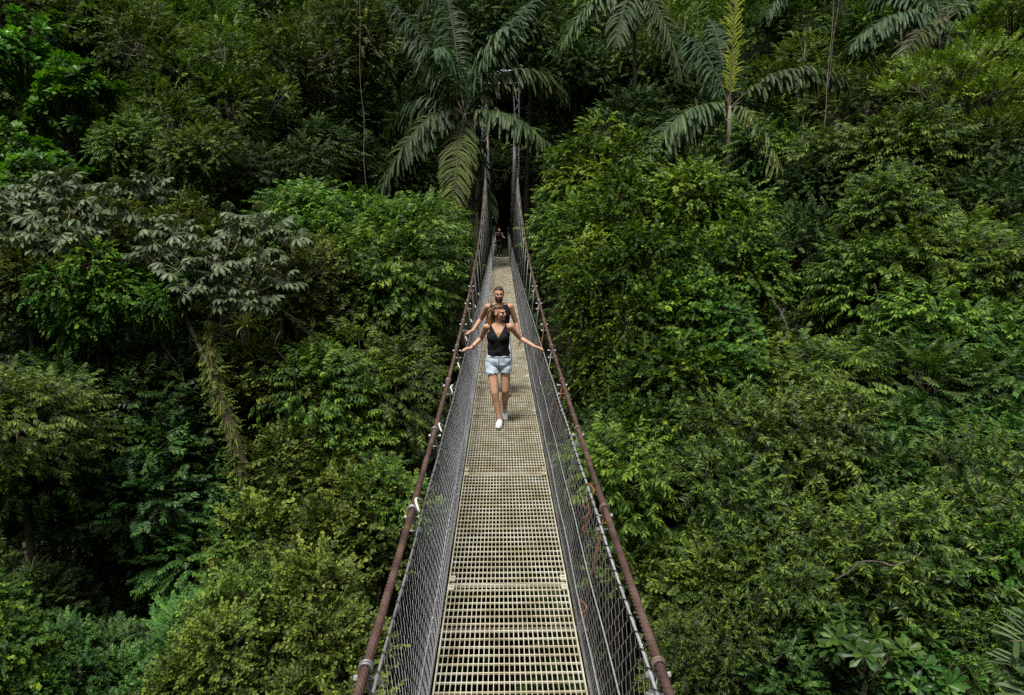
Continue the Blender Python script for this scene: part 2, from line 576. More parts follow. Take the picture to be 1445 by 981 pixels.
# ------------------------------------------------------------------ species
LM = {
    'rosette': leaf_mat('rosette_leaf', (.03, .082, .008), (.065, .175, .012), (.14, .29, .02), rough=.38, trans=.25, spec=.3),
    'small': leaf_mat('small_leaf', (.024, .050, .008), (.062, .118, .016), (.20, .29, .03), rough=.45, spec=.22),
    'droop': leaf_mat('drooping_leaf', (.026, .06, .009), (.068, .138, .017), (.19, .28, .03), rough=.45, trans=.26, spec=.22),
    'dome': leaf_mat('dense_leaf', (.016, .044, .009), (.040, .096, .018), (.105, .19, .03), rough=.42, spec=.28),
    'olive': leaf_mat('olive_leaf', (.034, .060, .010), (.095, .145, .022), (.22, .27, .035), rough=.5, spec=.22),
    'vine': leaf_mat('vine_leaf', (.024, .058, .009), (.068, .14, .014), (.23, .31, .022), rough=.5, trans=.28, spec=.22),
    'glossy': leaf_mat('glossy_leaf', (.020, .048, .009), (.055, .11, .018), (.20, .29, .03), rough=.42, spec=.27),
    'fern': leaf_mat('feathery_leaf', (.022, .062, .014), (.05, .125, .024), (.12, .22, .035), rough=.5, spec=.22),
    'layer': leaf_mat('fine_leaf', (.085, .14, .018), (.17, .25, .028), (.28, .36, .04), rough=.5, spec=.22),
    'umbrella': leaf_mat('umbrella_leaf', (.055, .095, .042), (.10, .15, .07), (.19, .25, .135), dead=(.2, .14, .09), rough=.5, trans=.15, spec=.35),
    'palm': leaf_mat('palm_leaflet', (.022, .05, .02), (.055, .09, .034), (.17, .205, .05), dead=(.14, .115, .05), rough=.5, trans=.2, spec=.22),
    'spear': leaf_mat('young_frond_leaflet', (.08, .125, .022), (.16, .21, .028), (.26, .29, .04), rough=.5, trans=.3, spec=.2),
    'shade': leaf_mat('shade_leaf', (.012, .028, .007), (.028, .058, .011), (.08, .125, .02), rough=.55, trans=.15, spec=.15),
    'golden': leaf_mat('golden_vine_leaf', (.04, .088, .012), (.105, .19, .018), (.27, .35, .028), rough=.45, trans=.32, spec=.25),
    'bromeliad': leaf_mat('bromeliad_leaf', (.05, .085, .025), (.10, .15, .035), (.16, .20, .05), rough=.4),
}
V4 = range(4)
SP = {
    'rosette': [spray_rosette(random.randint(17, 22), .52, .19, el=(-.05, 1.2)) for _ in V4],
    'small': [spray_alternate(16, .5, .125, .052, .25, .3) for _ in V4],
    'droop': [spray_alternate(14, .75, .215, .082, .55, .35, spread=1.0, jit=.25) for _ in V4],
    'dome': [spray_alternate(15, .40, .128, .052, .3, .2) for _ in V4],
    'olive': [spray_alternate(15, .42, .112, .058, .2, .15, 'obov', jit=.45) for _ in V4],
    'vine': [spray_alternate(13, .5, .125, .098, .25, .5, 'heart', jit=.6) for _ in V4],
    'glossy': [spray_alternate(15, .46, .125, .042, .3, .25, 'lance', jit=.55) for _ in V4],
    'fern': [spray_alternate(22, .68, .15, .05, .3, .35, spread=1.15, jit=.12) for _ in V4],
    'layer': [spray_alternate(13, .42, .12, .055, .15, .1) for _ in V4],
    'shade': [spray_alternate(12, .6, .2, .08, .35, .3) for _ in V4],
    'big': [spray_rosette(11, .30, .10, el=(-.05, .9), droop=.2) for _ in V4],
}
CUR = [spray_curtain(26, 1.5) for _ in V4]
CURS = [spray_curtain(30, 1.3, .075, .05, 'ell') for _ in V4]
# per species: spray kind, model radius, sprays, crown_mesh options, trunk material
SPEC = {
    'rosette': dict(rad=2.3, n=105, flat=.85, upb=1.5, out=.8, jit=.3, nl=9, tint=(0, .1), smin=.75, smax=1.15, under=.12, v=2),
    'small': dict(rad=3.2, n=2600, flat=.85, upb=.1, v=3, nl=15),
    'droop': dict(rad=2.5, n=1050, flat=.8, upb=-.05, jit=.3, v=3, nl=13, roll=.3),
    'dome': dict(rad=2.3, n=2200, flat=.7, upb=.25, v=2, under=.25, nl=12),
    'olive': dict(rad=1.8, n=1300, flat=.9, upb=.15, v=3, nl=10, curtain=(26, CURS, .9)),
    'vine': dict(rad=2.2, n=1150, flat=1.15, upb=-.15, v=3, curtain=(120, CUR, 1.15), nl=11),
    'glossy': dict(rad=2.1, n=1900, flat=.85, upb=.1, v=3, jit=.6, curtain=(22, CURS, .8), nl=12),
    'fern': dict(rad=2.3, n=1000, flat=.65, upb=-.1, jit=.25, v=2, roll=.25),
    'layer': dict(rad=3.4, n=1700, flat=.55, upb=.5, jit=.3, v=2, nl=15, spread=1, rl=(.26, .42), under=.05, zs=.34),
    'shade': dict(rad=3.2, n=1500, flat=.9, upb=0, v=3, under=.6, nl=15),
    'big': dict(rad=.8, n=34, flat=.7, upb=.9, jit=.4, v=1, nl=5),
}
PROTO = {}
for si, (sp, o) in enumerate(SPEC.items()):
    o = dict(o)
    rad, n, v = o.pop('rad'), o.pop('n'), o.pop('v')
    o.pop('spread', None)
    PROTO[sp] = []
    for k in range(v):
        seed = 31 * si + 7 * k + 3
        me, lob = crown_mesh('crown', [LM.get(sp, LM['dome']), M['twig']], SP[sp], rad, n, seed=seed, **o)
        if sp == 'big':
            LMsp = None
        tr = trunk_mesh('trunk', M['pale_bark'] if sp == 'small' else M['bark'], lob, rad, .07 if sp == 'big' else .09 if sp in ('dome', 'fern') else .05 * rad + .04, seed)
        PROTO[sp].append((rad, me, tr))

KIND = {   # name, category, group, look
    'rosette': ('rosette_tree', 'tree', 'trees with leaf rosettes', 'tree with bright glossy leaf rosettes'),
    'small': ('broadleaf_tree', 'tree', 'small-leaved forest trees', 'small-leaved mid green tree'),
    'droop': ('broadleaf_tree', 'tree', 'trees with drooping leaves', 'fresh green tree with drooping pointed leaves'),
    'dome': ('rounded_tree', 'tree', 'dense dark domed trees', 'dense dark green rounded tree'),
    'olive': ('leafy_shrub', 'shrub', 'yellowish olive shrubs', 'yellow-olive leafy shrub'),
    'vine': ('vine_covered_tree', 'tree', 'trees draped in vines', 'tree draped in heart-leaved vine'),
    'glossy': ('glossy_shrub', 'shrub', 'shrubs with narrow glossy leaves', 'tangled shrub with narrow glossy leaves'),
    'fern': ('feathery_tree', 'tree', 'feathery leaved trees', 'feathery compound-leaved tree'),
    'layer': ('layered_tree', 'tree', 'flat layered trees', 'flat-topped tree with yellow-green layers'),
    'shade': ('shaded_tree', 'tree', 'dark trees in deep shade', 'dim dark-leaved tree in deep shade'),
    'big': ('large_leaf_shrub', 'shrub', 'shrubs with starry leaf whorls', 'low shrub with starry whorls of broad leaves'),
}
# species, pixel x, pixel y, depth, radius, where
TREES = [
    ('rosette', 30, 95, 30, 2.5, 'in the upper left corner'),
    ('rosette', 108, 62, 33, 2.2, 'rising highest above its like'),
    ('rosette', 95, 160, 29, 2.4, 'widest of its kind, amid the others'),
    ('rosette', 15, 205, 28, 2.0, 'cut by the left edge halfway down the cluster'),
    ('rosette', 45, 258, 26, 2.0, 'just above the silvery umbrella-leaved tree'),
    ('small', 210, 105, 34, 3.2, 'directly right of the rosette-leaved trees'),
    ('small', 285, 60, 38, 3.4, 'above the paler spray, near the top'),
    ('small', 325, 150, 33, 3.2, 'whose crown is broadest on the upper left'),
    ('small', 245, 205, 31, 2.6, 'below the broad crown at upper left'),
    ('small', 425, 110, 39, 3.2, 'beside the dark hollow left of the palm'),
    ('small', 490, 60, 42, 3.6, 'just left of the tallest palm fronds'),
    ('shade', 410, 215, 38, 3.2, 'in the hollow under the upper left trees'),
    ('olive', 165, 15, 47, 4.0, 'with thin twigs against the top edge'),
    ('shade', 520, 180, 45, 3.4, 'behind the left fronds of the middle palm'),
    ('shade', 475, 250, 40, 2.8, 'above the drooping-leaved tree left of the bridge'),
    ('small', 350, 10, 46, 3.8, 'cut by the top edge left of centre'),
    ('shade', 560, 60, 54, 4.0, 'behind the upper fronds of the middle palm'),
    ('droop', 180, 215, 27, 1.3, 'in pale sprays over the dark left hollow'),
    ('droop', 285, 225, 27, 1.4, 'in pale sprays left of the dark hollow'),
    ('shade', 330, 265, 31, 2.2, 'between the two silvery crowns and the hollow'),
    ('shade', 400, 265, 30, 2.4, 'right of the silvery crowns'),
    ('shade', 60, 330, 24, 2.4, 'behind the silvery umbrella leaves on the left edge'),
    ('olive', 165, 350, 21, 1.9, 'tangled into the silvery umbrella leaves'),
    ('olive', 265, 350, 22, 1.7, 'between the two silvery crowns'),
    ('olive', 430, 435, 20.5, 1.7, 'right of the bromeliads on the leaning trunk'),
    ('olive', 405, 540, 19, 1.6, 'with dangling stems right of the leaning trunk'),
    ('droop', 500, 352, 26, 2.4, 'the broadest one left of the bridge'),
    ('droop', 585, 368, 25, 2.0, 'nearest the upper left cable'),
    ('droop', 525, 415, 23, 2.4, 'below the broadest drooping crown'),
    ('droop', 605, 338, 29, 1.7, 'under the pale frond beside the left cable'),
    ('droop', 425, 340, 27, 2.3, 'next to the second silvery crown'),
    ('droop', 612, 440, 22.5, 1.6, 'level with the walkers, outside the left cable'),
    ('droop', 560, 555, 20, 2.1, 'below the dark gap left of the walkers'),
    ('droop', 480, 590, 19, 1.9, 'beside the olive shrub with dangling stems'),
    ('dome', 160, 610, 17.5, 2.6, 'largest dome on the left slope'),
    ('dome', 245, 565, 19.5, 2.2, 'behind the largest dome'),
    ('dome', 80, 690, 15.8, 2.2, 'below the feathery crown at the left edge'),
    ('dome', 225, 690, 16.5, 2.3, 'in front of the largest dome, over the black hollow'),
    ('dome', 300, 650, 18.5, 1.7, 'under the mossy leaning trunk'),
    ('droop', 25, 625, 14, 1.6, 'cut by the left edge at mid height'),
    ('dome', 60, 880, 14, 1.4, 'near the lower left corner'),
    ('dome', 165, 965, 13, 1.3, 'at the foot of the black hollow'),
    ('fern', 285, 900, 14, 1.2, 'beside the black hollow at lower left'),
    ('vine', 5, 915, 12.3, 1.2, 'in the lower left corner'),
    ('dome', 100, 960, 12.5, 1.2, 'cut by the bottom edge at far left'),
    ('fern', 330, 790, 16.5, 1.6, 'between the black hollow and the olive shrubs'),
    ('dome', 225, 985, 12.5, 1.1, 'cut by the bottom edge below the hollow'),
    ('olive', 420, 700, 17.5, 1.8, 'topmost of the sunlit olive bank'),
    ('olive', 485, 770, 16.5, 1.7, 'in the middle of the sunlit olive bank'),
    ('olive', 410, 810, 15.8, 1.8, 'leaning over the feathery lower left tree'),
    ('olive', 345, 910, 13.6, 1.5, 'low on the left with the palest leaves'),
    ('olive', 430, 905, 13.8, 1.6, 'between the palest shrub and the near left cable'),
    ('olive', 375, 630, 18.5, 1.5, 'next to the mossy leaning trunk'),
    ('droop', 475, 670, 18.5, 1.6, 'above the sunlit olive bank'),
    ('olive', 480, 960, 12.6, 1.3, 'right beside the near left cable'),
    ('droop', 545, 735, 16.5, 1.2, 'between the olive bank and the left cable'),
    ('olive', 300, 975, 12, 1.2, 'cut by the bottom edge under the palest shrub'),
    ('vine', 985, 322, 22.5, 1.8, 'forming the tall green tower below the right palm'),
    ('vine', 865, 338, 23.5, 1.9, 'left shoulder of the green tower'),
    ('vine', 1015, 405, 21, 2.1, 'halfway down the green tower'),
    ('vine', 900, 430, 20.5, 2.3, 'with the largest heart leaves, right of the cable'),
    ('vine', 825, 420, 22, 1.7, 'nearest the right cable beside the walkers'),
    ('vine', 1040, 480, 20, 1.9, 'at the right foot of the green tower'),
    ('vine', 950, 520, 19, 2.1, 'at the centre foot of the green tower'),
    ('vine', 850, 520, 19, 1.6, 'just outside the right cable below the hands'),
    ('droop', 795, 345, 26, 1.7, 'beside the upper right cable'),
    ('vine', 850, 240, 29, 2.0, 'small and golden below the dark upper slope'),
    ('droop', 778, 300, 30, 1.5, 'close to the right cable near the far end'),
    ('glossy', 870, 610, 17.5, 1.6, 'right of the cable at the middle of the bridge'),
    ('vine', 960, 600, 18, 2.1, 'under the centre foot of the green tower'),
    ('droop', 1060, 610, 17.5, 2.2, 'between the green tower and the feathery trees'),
    ('droop', 1130, 560, 19, 2.1, 'beside the lone bright frond'),
    ('droop', 900, 700, 15.6, 1.7, 'nearest the right cable in its lower half'),
    ('glossy', 1000, 720, 15.4, 2.1, 'in the middle of the lower right thicket'),
    ('glossy', 1120, 700, 15.8, 2.3, 'highest mound of the lower right thicket'),
    ('dome', 1250, 720, 15.8, 2.3, 'below the feathery trees at right'),
    ('glossy', 1200, 810, 14.2, 2.0, 'with bare brown stems amid the thicket'),
    ('glossy', 1335, 760, 15, 2.1, 'sloping to the right edge of the thicket'),
    ('glossy', 1085, 830, 13.6, 1.7, 'above the dark pocket at lower right'),
    ('olive', 965, 830, 13.8, 1.5, 'dull one beside the lower right cable'),
    ('glossy', 1330, 880, 13, 1.8, 'above the starry whorled shrubs'),
    ('glossy', 1000, 935, 12.6, 1.3, 'at the bottom edge right of the near cable'),
    ('vine', 1405, 840, 13.6, 1.5, 'behind the bright frond tips at lower right'),
    ('dome', 1120, 945, 12.6, 1.2, 'inside the dark pocket at the bottom edge'),
    ('big', 1225, 915, 11.6, .85, 'palest, left of its neighbours'),
    ('big', 1300, 950, 11.2, .8, 'between the pale one and the frond tips'),
    ('big', 1350, 800, 13.0, .7, 'perched higher up the thicket'),
    ('fern', 1320, 560, 19, 2.4, 'widest at the right edge'),
    ('fern', 1405, 535, 20, 2.3, 'behind the widest feathery one'),
    ('fern', 1275, 620, 17.8, 1.7, 'lowest, above the glossy thicket'),
    ('fern', 1425, 640, 17.5, 1.9, 'cut by the right edge'),
    ('droop', 1240, 325, 24.5, 2.0, 'below the hanging liana'),
    ('droop', 1320, 400, 23.5, 2.6, 'brightest on the right slope'),
    ('droop', 1405, 390, 24.5, 2.3, 'at the right edge beside the brightest one'),
    ('droop', 1250, 430, 23, 2.1, 'with brown stems showing beneath it'),
    ('droop', 1200, 240, 30, 2.0, 'just under the liana at upper right'),
    ('droop', 1345, 480, 21.5, 2.0, 'above the widest feathery tree'),
    ('droop', 1265, 240, 29, 2.2, 'below the flat layered tree'),
    ('shade', 1410, 320, 27, 2.5, 'at the right edge under the layered tree'),
    ('shade', 1370, 255, 29, 2.5, 'directly beneath the layered crown'),
    ('shade', 1150, 300, 31, 2.7, 'behind the lower end of the liana'),
    ('shade', 1125, 370, 28, 2.3, 'right of the top of the green tower'),
    ('shade', 1160, 450, 27, 1.6, 'in the dark cleft right of the green tower'),
    ('layer', 1360, 135, 31, 3.5, 'broad under the top right palm'),
    ('layer', 1420, 190, 30, 2.6, 'lower tier reaching the right edge'),
    ('layer', 1435, 35, 36, 2.8, 'small in the top right corner'),
    ('small', 1225, 150, 38, 3.0, 'right of the hanging liana'),
    ('small', 1130, 130, 42, 3.2, 'behind the spreading right palm'),
    ('small', 1255, 60, 46, 3.6, 'left of the top right palm'),
    ('small', 1080, 60, 48, 4.0, 'behind the upright yellow frond'),
    ('small', 960, 100, 48, 4.0, 'between the top palm and the spreading palm'),
    ('shade', 885, 130, 48, 3.8, 'below the palm cut by the top edge'),
    ('small', 850, 50, 52, 4.2, 'behind the palm cut by the top edge'),
    ('small', 1175, 30, 52, 4.2, 'behind the top of the liana'),
    ('shade', 905, 205, 40, 3.0, 'above the golden vine-draped tree'),
    ('droop', 1095, 235, 33, 2.0, 'right of the spreading palm trunk'),
    ('shade', 805, 160, 50, 3.8, 'right of the steel tower'),
    ('shade', 770, 60, 58, 4.6, 'above the steel tower'),
    ('shade', 650, 60, 60, 4.6, 'behind the middle palm crown'),
    ('shade', 815, 240, 42, 2.2, 'right of the dark bridge end'),
    ('shade', 600, 262, 46, 2.6, 'behind the hanging pale frond'),
    ('shade', 632, 285, 50, 2.2, 'left of the dark bridge end'),
    ('shade', 772, 215, 48, 2.6, 'close to the right cable at the tower'),
    ('shade', 672, 225, 66, 4.5, 'hanging over the far end of the bridge'),
    ('shade', 660, 300, 68, 4.4, 'closing the path beyond the bridge'),
    ('shade', 755, 300, 68, 4.4, 'low beyond the far end of the bridge'),
    ('shade', 735, 285, 58, 1.5, 'low over the dark mouth at the bridge end'),
    ('shade', 668, 335, 53, 2.0, 'walling the dark path on its left'),
    ('shade', 748, 335, 53, 2.0, 'walling the dark path on its right'),
    ('shade', 672, 50, 44, 2.9, 'high over the bridge end behind the middle palm'),
    ('shade', 750, 40, 47, 2.6, 'high over the bridge end right of the middle palm'),
    ('shade', 752, 155, 62, 3.4, 'closing the gap behind the tower'),
    ('shade', 715, 120, 66, 3.4, 'straight behind the tower top'),
    ('shade', 625, 120, 45, 2.8, 'left of the tower behind the middle palm'),
    ('shade', 812, 105, 46, 2.8, 'right of the tower top in the black gap'),
    ('shade', 704, 250, 56, 2.8, 'with leaves hanging into the dark bridge end'),
    ('shade', 684, 262, 61, 3.0, 'second in line over the shaded path'),
    ('shade', 25, 150, 38, 3.4, 'behind the rosette trees at the left edge'),
    ('shade', 20, 290, 33, 3.0, 'below the rosette trees at the left edge'),
    ('shade', 110, 240, 35, 3.0, 'between the rosette trees and the left hollow'),
    ('small', 30, 20, 44, 3.4, 'in the corner behind the rosette trees'),
    ('vine', 128, 425, 16.8, 1.2, 'hanging just under the left silvery crown'),
    ('olive', 35, 405, 16.4, 1.1, 'at the left edge under the silvery crown'),
    ('vine', 235, 430, 17.6, 1.0, 'wrapped round the fork of the mossy leaning trunk'),
    ('shade', 130, 835, 17, 1.7, 'low in the black hollow at lower left'),
    ('shade', 218, 850, 17, 1.5, 'at the right end of the black hollow'),
    ('shade', 95, 480, 18.2, 1.2, 'behind the dark fan palm under the silvery crown'),
    ('shade', 20, 470, 18.0, 1.2, 'at the left edge under the silvery limbs'),
    ('shade', 110, 420, 22, 1.8, 'beneath the left silvery crown'),
    ('shade', 60, 480, 21, 2.0, 'behind the dark palm fans at the left edge'),
    ('shade', 240, 480, 22, 1.7, 'beneath the second silvery crown'),
    ('shade', 180, 520, 21, 1.8, 'just above the largest dark dome'),
    ('shade', 300, 560, 22, 1.6, 'behind the mossy leaning trunk'),
    ('shade', 515, 500, 24, 1.8, 'in the dark gap left of the walkers'),
    ('shade', 640, 385, 40, 2.3, 'half hidden by the left hangers'),
    ('shade', 760, 400, 36, 1.8, 'half hidden by the right hangers'),
]
cnt = {}
PLACED = []


GOLD = {(985, 322), (850, 240), (825, 420)}


def put_tree(sp, px, py, d, rad, where, extra=None):
    c = at(px, py, d)
    if c.y < 56 and abs(c.x - .05) < 1.2 + 1.22 * rad and c.z + rad > -4.5 and py > 140:
        # leave the bridge's corridor free
        c.x = .05 + math.copysign(1.2 + 1.22 * rad, c.x - .05)
    i = cnt.get(sp, 0)
    cnt[sp] = i + 1
    prad, me, tr = PROTO[sp][i % len(PROTO[sp])]
    nm, cat, grp, look = KIND[sp]
    s = rad / prad
    gz = float(ground(c.x, c.y))
    root = link(nm, None, None, (c.x, c.y, gz), (0, 0, random.uniform(0, 6.28)))
    tag(root, f'{look} {where}', cat, grp)
    sx = s * random.uniform(.9, 1.25)
    cr = link('crown', me, root, (0, 0, c.z - gz), (random.uniform(-.12, .12), random.uniform(-.12, .12), 0), (sx, s * random.uniform(.85, 1.18), s * random.uniform(.85, 1.15)))
    if (px, py) in GOLD:
        cr.material_slots[0].link = 'OBJECT'
        cr.material_slots[0].material = LM['golden']
    link('trunk', tr, root, (0, 0, c.z - gz), None, s)
    PLACED.append((c.x, c.y, c.z, rad))
    return root


for t in TREES:
    put_tree(*t)


# ------------------------------------------------------------------ palms
def frond_mesh(p0, p1, p2, n=46, L=.95, W=.115, tint=.3, hang=.55, plumose=.55, dead=False, lean=0):
    """Arching frond from p0 to p2: rachis and strap leaflets in several ranks, drooping at their ends."""
    g = Geo()
    pts = bezier(p0, p1, p2, 14)
    tube(g, pts, np.linspace(.045, .008, 14), 5, 1, True)
    t = np.linspace(0, 1, 60)
    fine = bezier(p0, p1, p2, 60)
    tg = np.gradient(fine, axis=0)
    tg /= np.linalg.norm(tg, axis=1, keepdims=True)
    for i in range(n):
        u = .12 + .88 * (i + random.random() * .5) / n
        k = min(59, int(u * 59))
        p, d = fine[k], tg[k]
        side = np.cross(d, (0, 0, 1.0))
        sn = np.linalg.norm(side)
        side = side / sn if sn > .15 else np.array([1.0, 0, 0])
        up = np.cross(side, d)
        for s in (1, -1):
            if lean and random.random() < .45:
                continue                     # still half furled: gaps and uneven leaflets
            # leaflet length is greatest mid-frond
            ll = L * (.5 + .62 * math.sin(math.pi * min(1, u * .85 + .12))) * random.uniform(.85, 1.1)
            if lean:
                ll *= random.uniform(.45, 1.5)
            lift = random.uniform(-plumose, plumose) + .12
            fwd = .35 + lean + 1.0 * max(0, u - .55) + random.uniform(-.12, .12) - (random.uniform(0, 1.5) if lean else 0)
            a = s * side + d * fwd + up * lift
            a /= np.linalg.norm(a)
            h = hang * random.uniform(.7, 1.4) + (random.uniform(0, .7) if lean else 0)
            # five stations along the leaflet, bending down under its own weight
            w = W * random.uniform(.8, 1.15)
            nrm = np.cross(a, np.cross(up, a))
            wd = np.cross(nrm, a)
            wd = wd / (np.linalg.norm(wd) + 1e-9)
            rows = []
            for q, ww in ((0, .25), (.3, .9), (.62, 1.0), (.88, .85), (1, .3)):
                c = p + a * ll * q * (1 - .18 * h * q * q) + np.array([0, 0, -1.0]) * h * ll * q * q * .75
                rows += [c - wd * w * ww / 2 + up * .012 * ww, c - up * .010 * ww, c + wd * w * ww / 2 + up * .012 * ww]
            f = []
            for r_ in range(4):
                b = r_ * 3
                f += [(b, b + 1, b + 4, b + 3), (b + 1, b + 2, b + 5, b + 4)]
            tt = np.clip(tint + random.gauss(0, .11), 0, .95)
            if dead and random.random() < .13:
                tt = 1.0
            g.add(rows, f, 0, tt)
    return g.mesh('frond', [LM['spear' if tint > .85 else 'palm'], M['twig']], False)


def palm(name, label, px, py, d, fronds, trunk_r=.11, group='palms on the far slope', L=.95, n=44):
    """fronds: (tip px, tip py, tip depth offset, arch in m, tint, dead, hang)."""
    c = at(px, py, d)
    gz = float(ground(c.x, c.y))
    root = tag(link(name, None, None, (c.x, c.y, gz)), label, 'palm', group)
    g = Geo()
    H = c.z - gz
    zs = np.linspace(-.5, H, 16)
    tube(g, np.stack([.25 * np.sin(zs * .2) - .25 * math.sin(H * .2), 0 * zs, zs], 1), np.linspace(trunk_r * 1.3, trunk_r, 16), 8)
    link('trunk', g.mesh('trunk', M['pale_bark'], True, False), root)
    for (tx, ty, dd, arch, tint, dead, hang) in fronds:
        tip = np.array(at(tx, ty, d + dd)) - np.array(c)
        ln = np.linalg.norm(tip)
        mid = tip * .5 + np.array([0, 0, arch])
        me = frond_mesh((0, 0, -.1), mid, tip, n=max(20, int(n * (1.7 if dead or tint > .85 else 1.25) * ln / 4.2)), L=L * (.62 if tint > .85 else .85 if dead else 1), W=(.07 if tint > .85 else .10 if dead else .145) if L > .75 else .055, lean=1.9 if tint > .85 else 0, tint=tint, hang=hang, dead=dead)
        f = link('frond', me, root, (0, 0, H))
        if dead:
            f['label'] = 'pale withering frond with brown tips'
        elif tint > .7:
            f['label'] = 'young upright yellow-green frond'
    return root


palm('palm_tree', 'large palm with pale hanging frond in front of the steel tower', 655, 160, 34, [
    (538, 268, -2.0, 2.6, .34, False, .8), (638, 302, -2.6, 1.2, .6, True, .75), (800, 240, -1.5, 2.2, .36, False, .75),
    (552, 5, .5, 1.2, .22, False, 1.0), (715, 40, -1.5, 1.5, .25, False, 1.1), (800, 135, .4, 3.3, .5, False, .8),
    (765, -5, 2.0, 1.6, .2, False, .8), (545, 190, 1.5, 2.4, .3, False, .9), (612, 70, -2.6, 1.9, .22, False, 1.1), (628, -15, 1.2, 1.4, .3, False, 1.0), (690, 300, .8, 2.2, .25, False, .8)], L=1.2, n=50)
palm('palm_tree', 'spreading palm with an upright yellow-green young frond', 1030, 150, 33, [
    (1038, -30, .3, .05, .95, False, .05), (1195, 118, -1.2, 2.2, .4, False, .8), (892, 245, -1.6, 2.3, .42, False, .8),
    (1122, 300, -2.2, 2.7, .62, True, .75), (965, 50, 1.5, 1.3, .15, False, 1.0), (1005, 30, 2.5, .8, .12, False, .9),
    (1105, 195, 2.2, 1.8, .25, False, .8), (930, 255, 1.0, 2.4, .2, False, .9)], L=1.15, n=50)
palm('palm_tree', 'dark palm cut off by the top edge above the bridge', 895, -20, 40, [
    (792, 65, -1.0, 2.2, .42, False, .8), (962, 105, -1.5, 2.2, .48, False, .8), (870, 60, -2.0, 1.4, .35, False, .8), (1010, -20, 1.0, 1.4, .3, False, .7), (790, -50, 1.0, 1.7, .3, False, .7)], L=1.2, n=50)
palm('palm_tree', 'dark palm above the flat layered tree', 1330, 30, 38, [
    (1200, 65, -1.0, 2.0, .25, False, .9), (1270, 95, -2.0, 1.8, .5, True, .8), (1460, 20, -.5, 1.7, .3, False, .9), (1385, 95, -2.0, 1.4, .3, False, .8),
    (1300, -40, 1.5, .5, .3, False, .5), (1230, 0, 1.5, 1.6, .3, False, .8), (1400, -30, 1.0, 1.0, .35, False, .6)], L=1.15, n=46)
palm('palm_tree', 'distant palm peeping above the middle palm', 655, -40, 46, [
    (590, 20, -1.0, 1.8, .3, False, .8), (720, 30, -1.0, 1.8, .25, False, .8), (640, 40, -2.0, 1.5, .3, False, .7), (780, -10, 0, 1.8, .3, False, .8), (545, -20, 0, 1.8, .3, False, .8)], L=1.1, n=46)
palm('palm_tree', 'dim palm with few fronds at the top edge left of the liana', 1140, -40, 45, [
    (1080, 25, -1.0, 1.8, .2, False, .8), (1190, 20, -1.0, 1.8, .2, False, .8), (1030, -10, 0, 1.6, .2, False, .8)], L=1.1, n=46)
palm('fan_palm', 'dark small palm with radiating fronds on the left slope', 62, 470, 19, [
    (25, 492, -.3, .35, .35, False, .3), (45, 505, -.5, .3, .4, False, .3), (70, 510, -.5, .3, .42, False, .3), (95, 490, -.3, .35, .4, False, .3), (100, 470, .2, .35, .3, False, .3), (25, 465, .2, .3, .3, False, .3)], .06, 'small dark palms at the left edge', L=.42, n=60)
palm('fan_palm', 'dim small palm cut by the left edge under the dark palm', -15, 510, 16.5, [
    (35, 545, -.3, .5, .35, False, .5), (15, 570, -.5, .4, .38, False, .5), (40, 520, .2, .5, .3, False, .5), (-20, 585, -.4, .4, .3, False, .5)], .06, 'small dark palms at the left edge', L=.5, n=60)
palm('low_palm', 'bright green frond arching out of the thicket right of the green tower', 1150, 560, 17.6, [
    (1205, 530, -.2, .35, .75, False, .3)], .03, 'fronds poking out of the thicket', L=.3, n=110)
palm('low_palm', 'pale frond tips reaching in at the lower right edge', 1600, 960, 8.6, [
    (1425, 940, -.3, .25, .5, False, .1), (1428, 905, -.2, .3, .45, False, .1), (1440, 985, -.5, .2, .5, False, .1), (1452, 850, .2, .3, .5, False, .1), (1445, 880, 0, .3, .42, False, .1)], .05, 'fronds poking out of the thicket', L=.5, n=70)

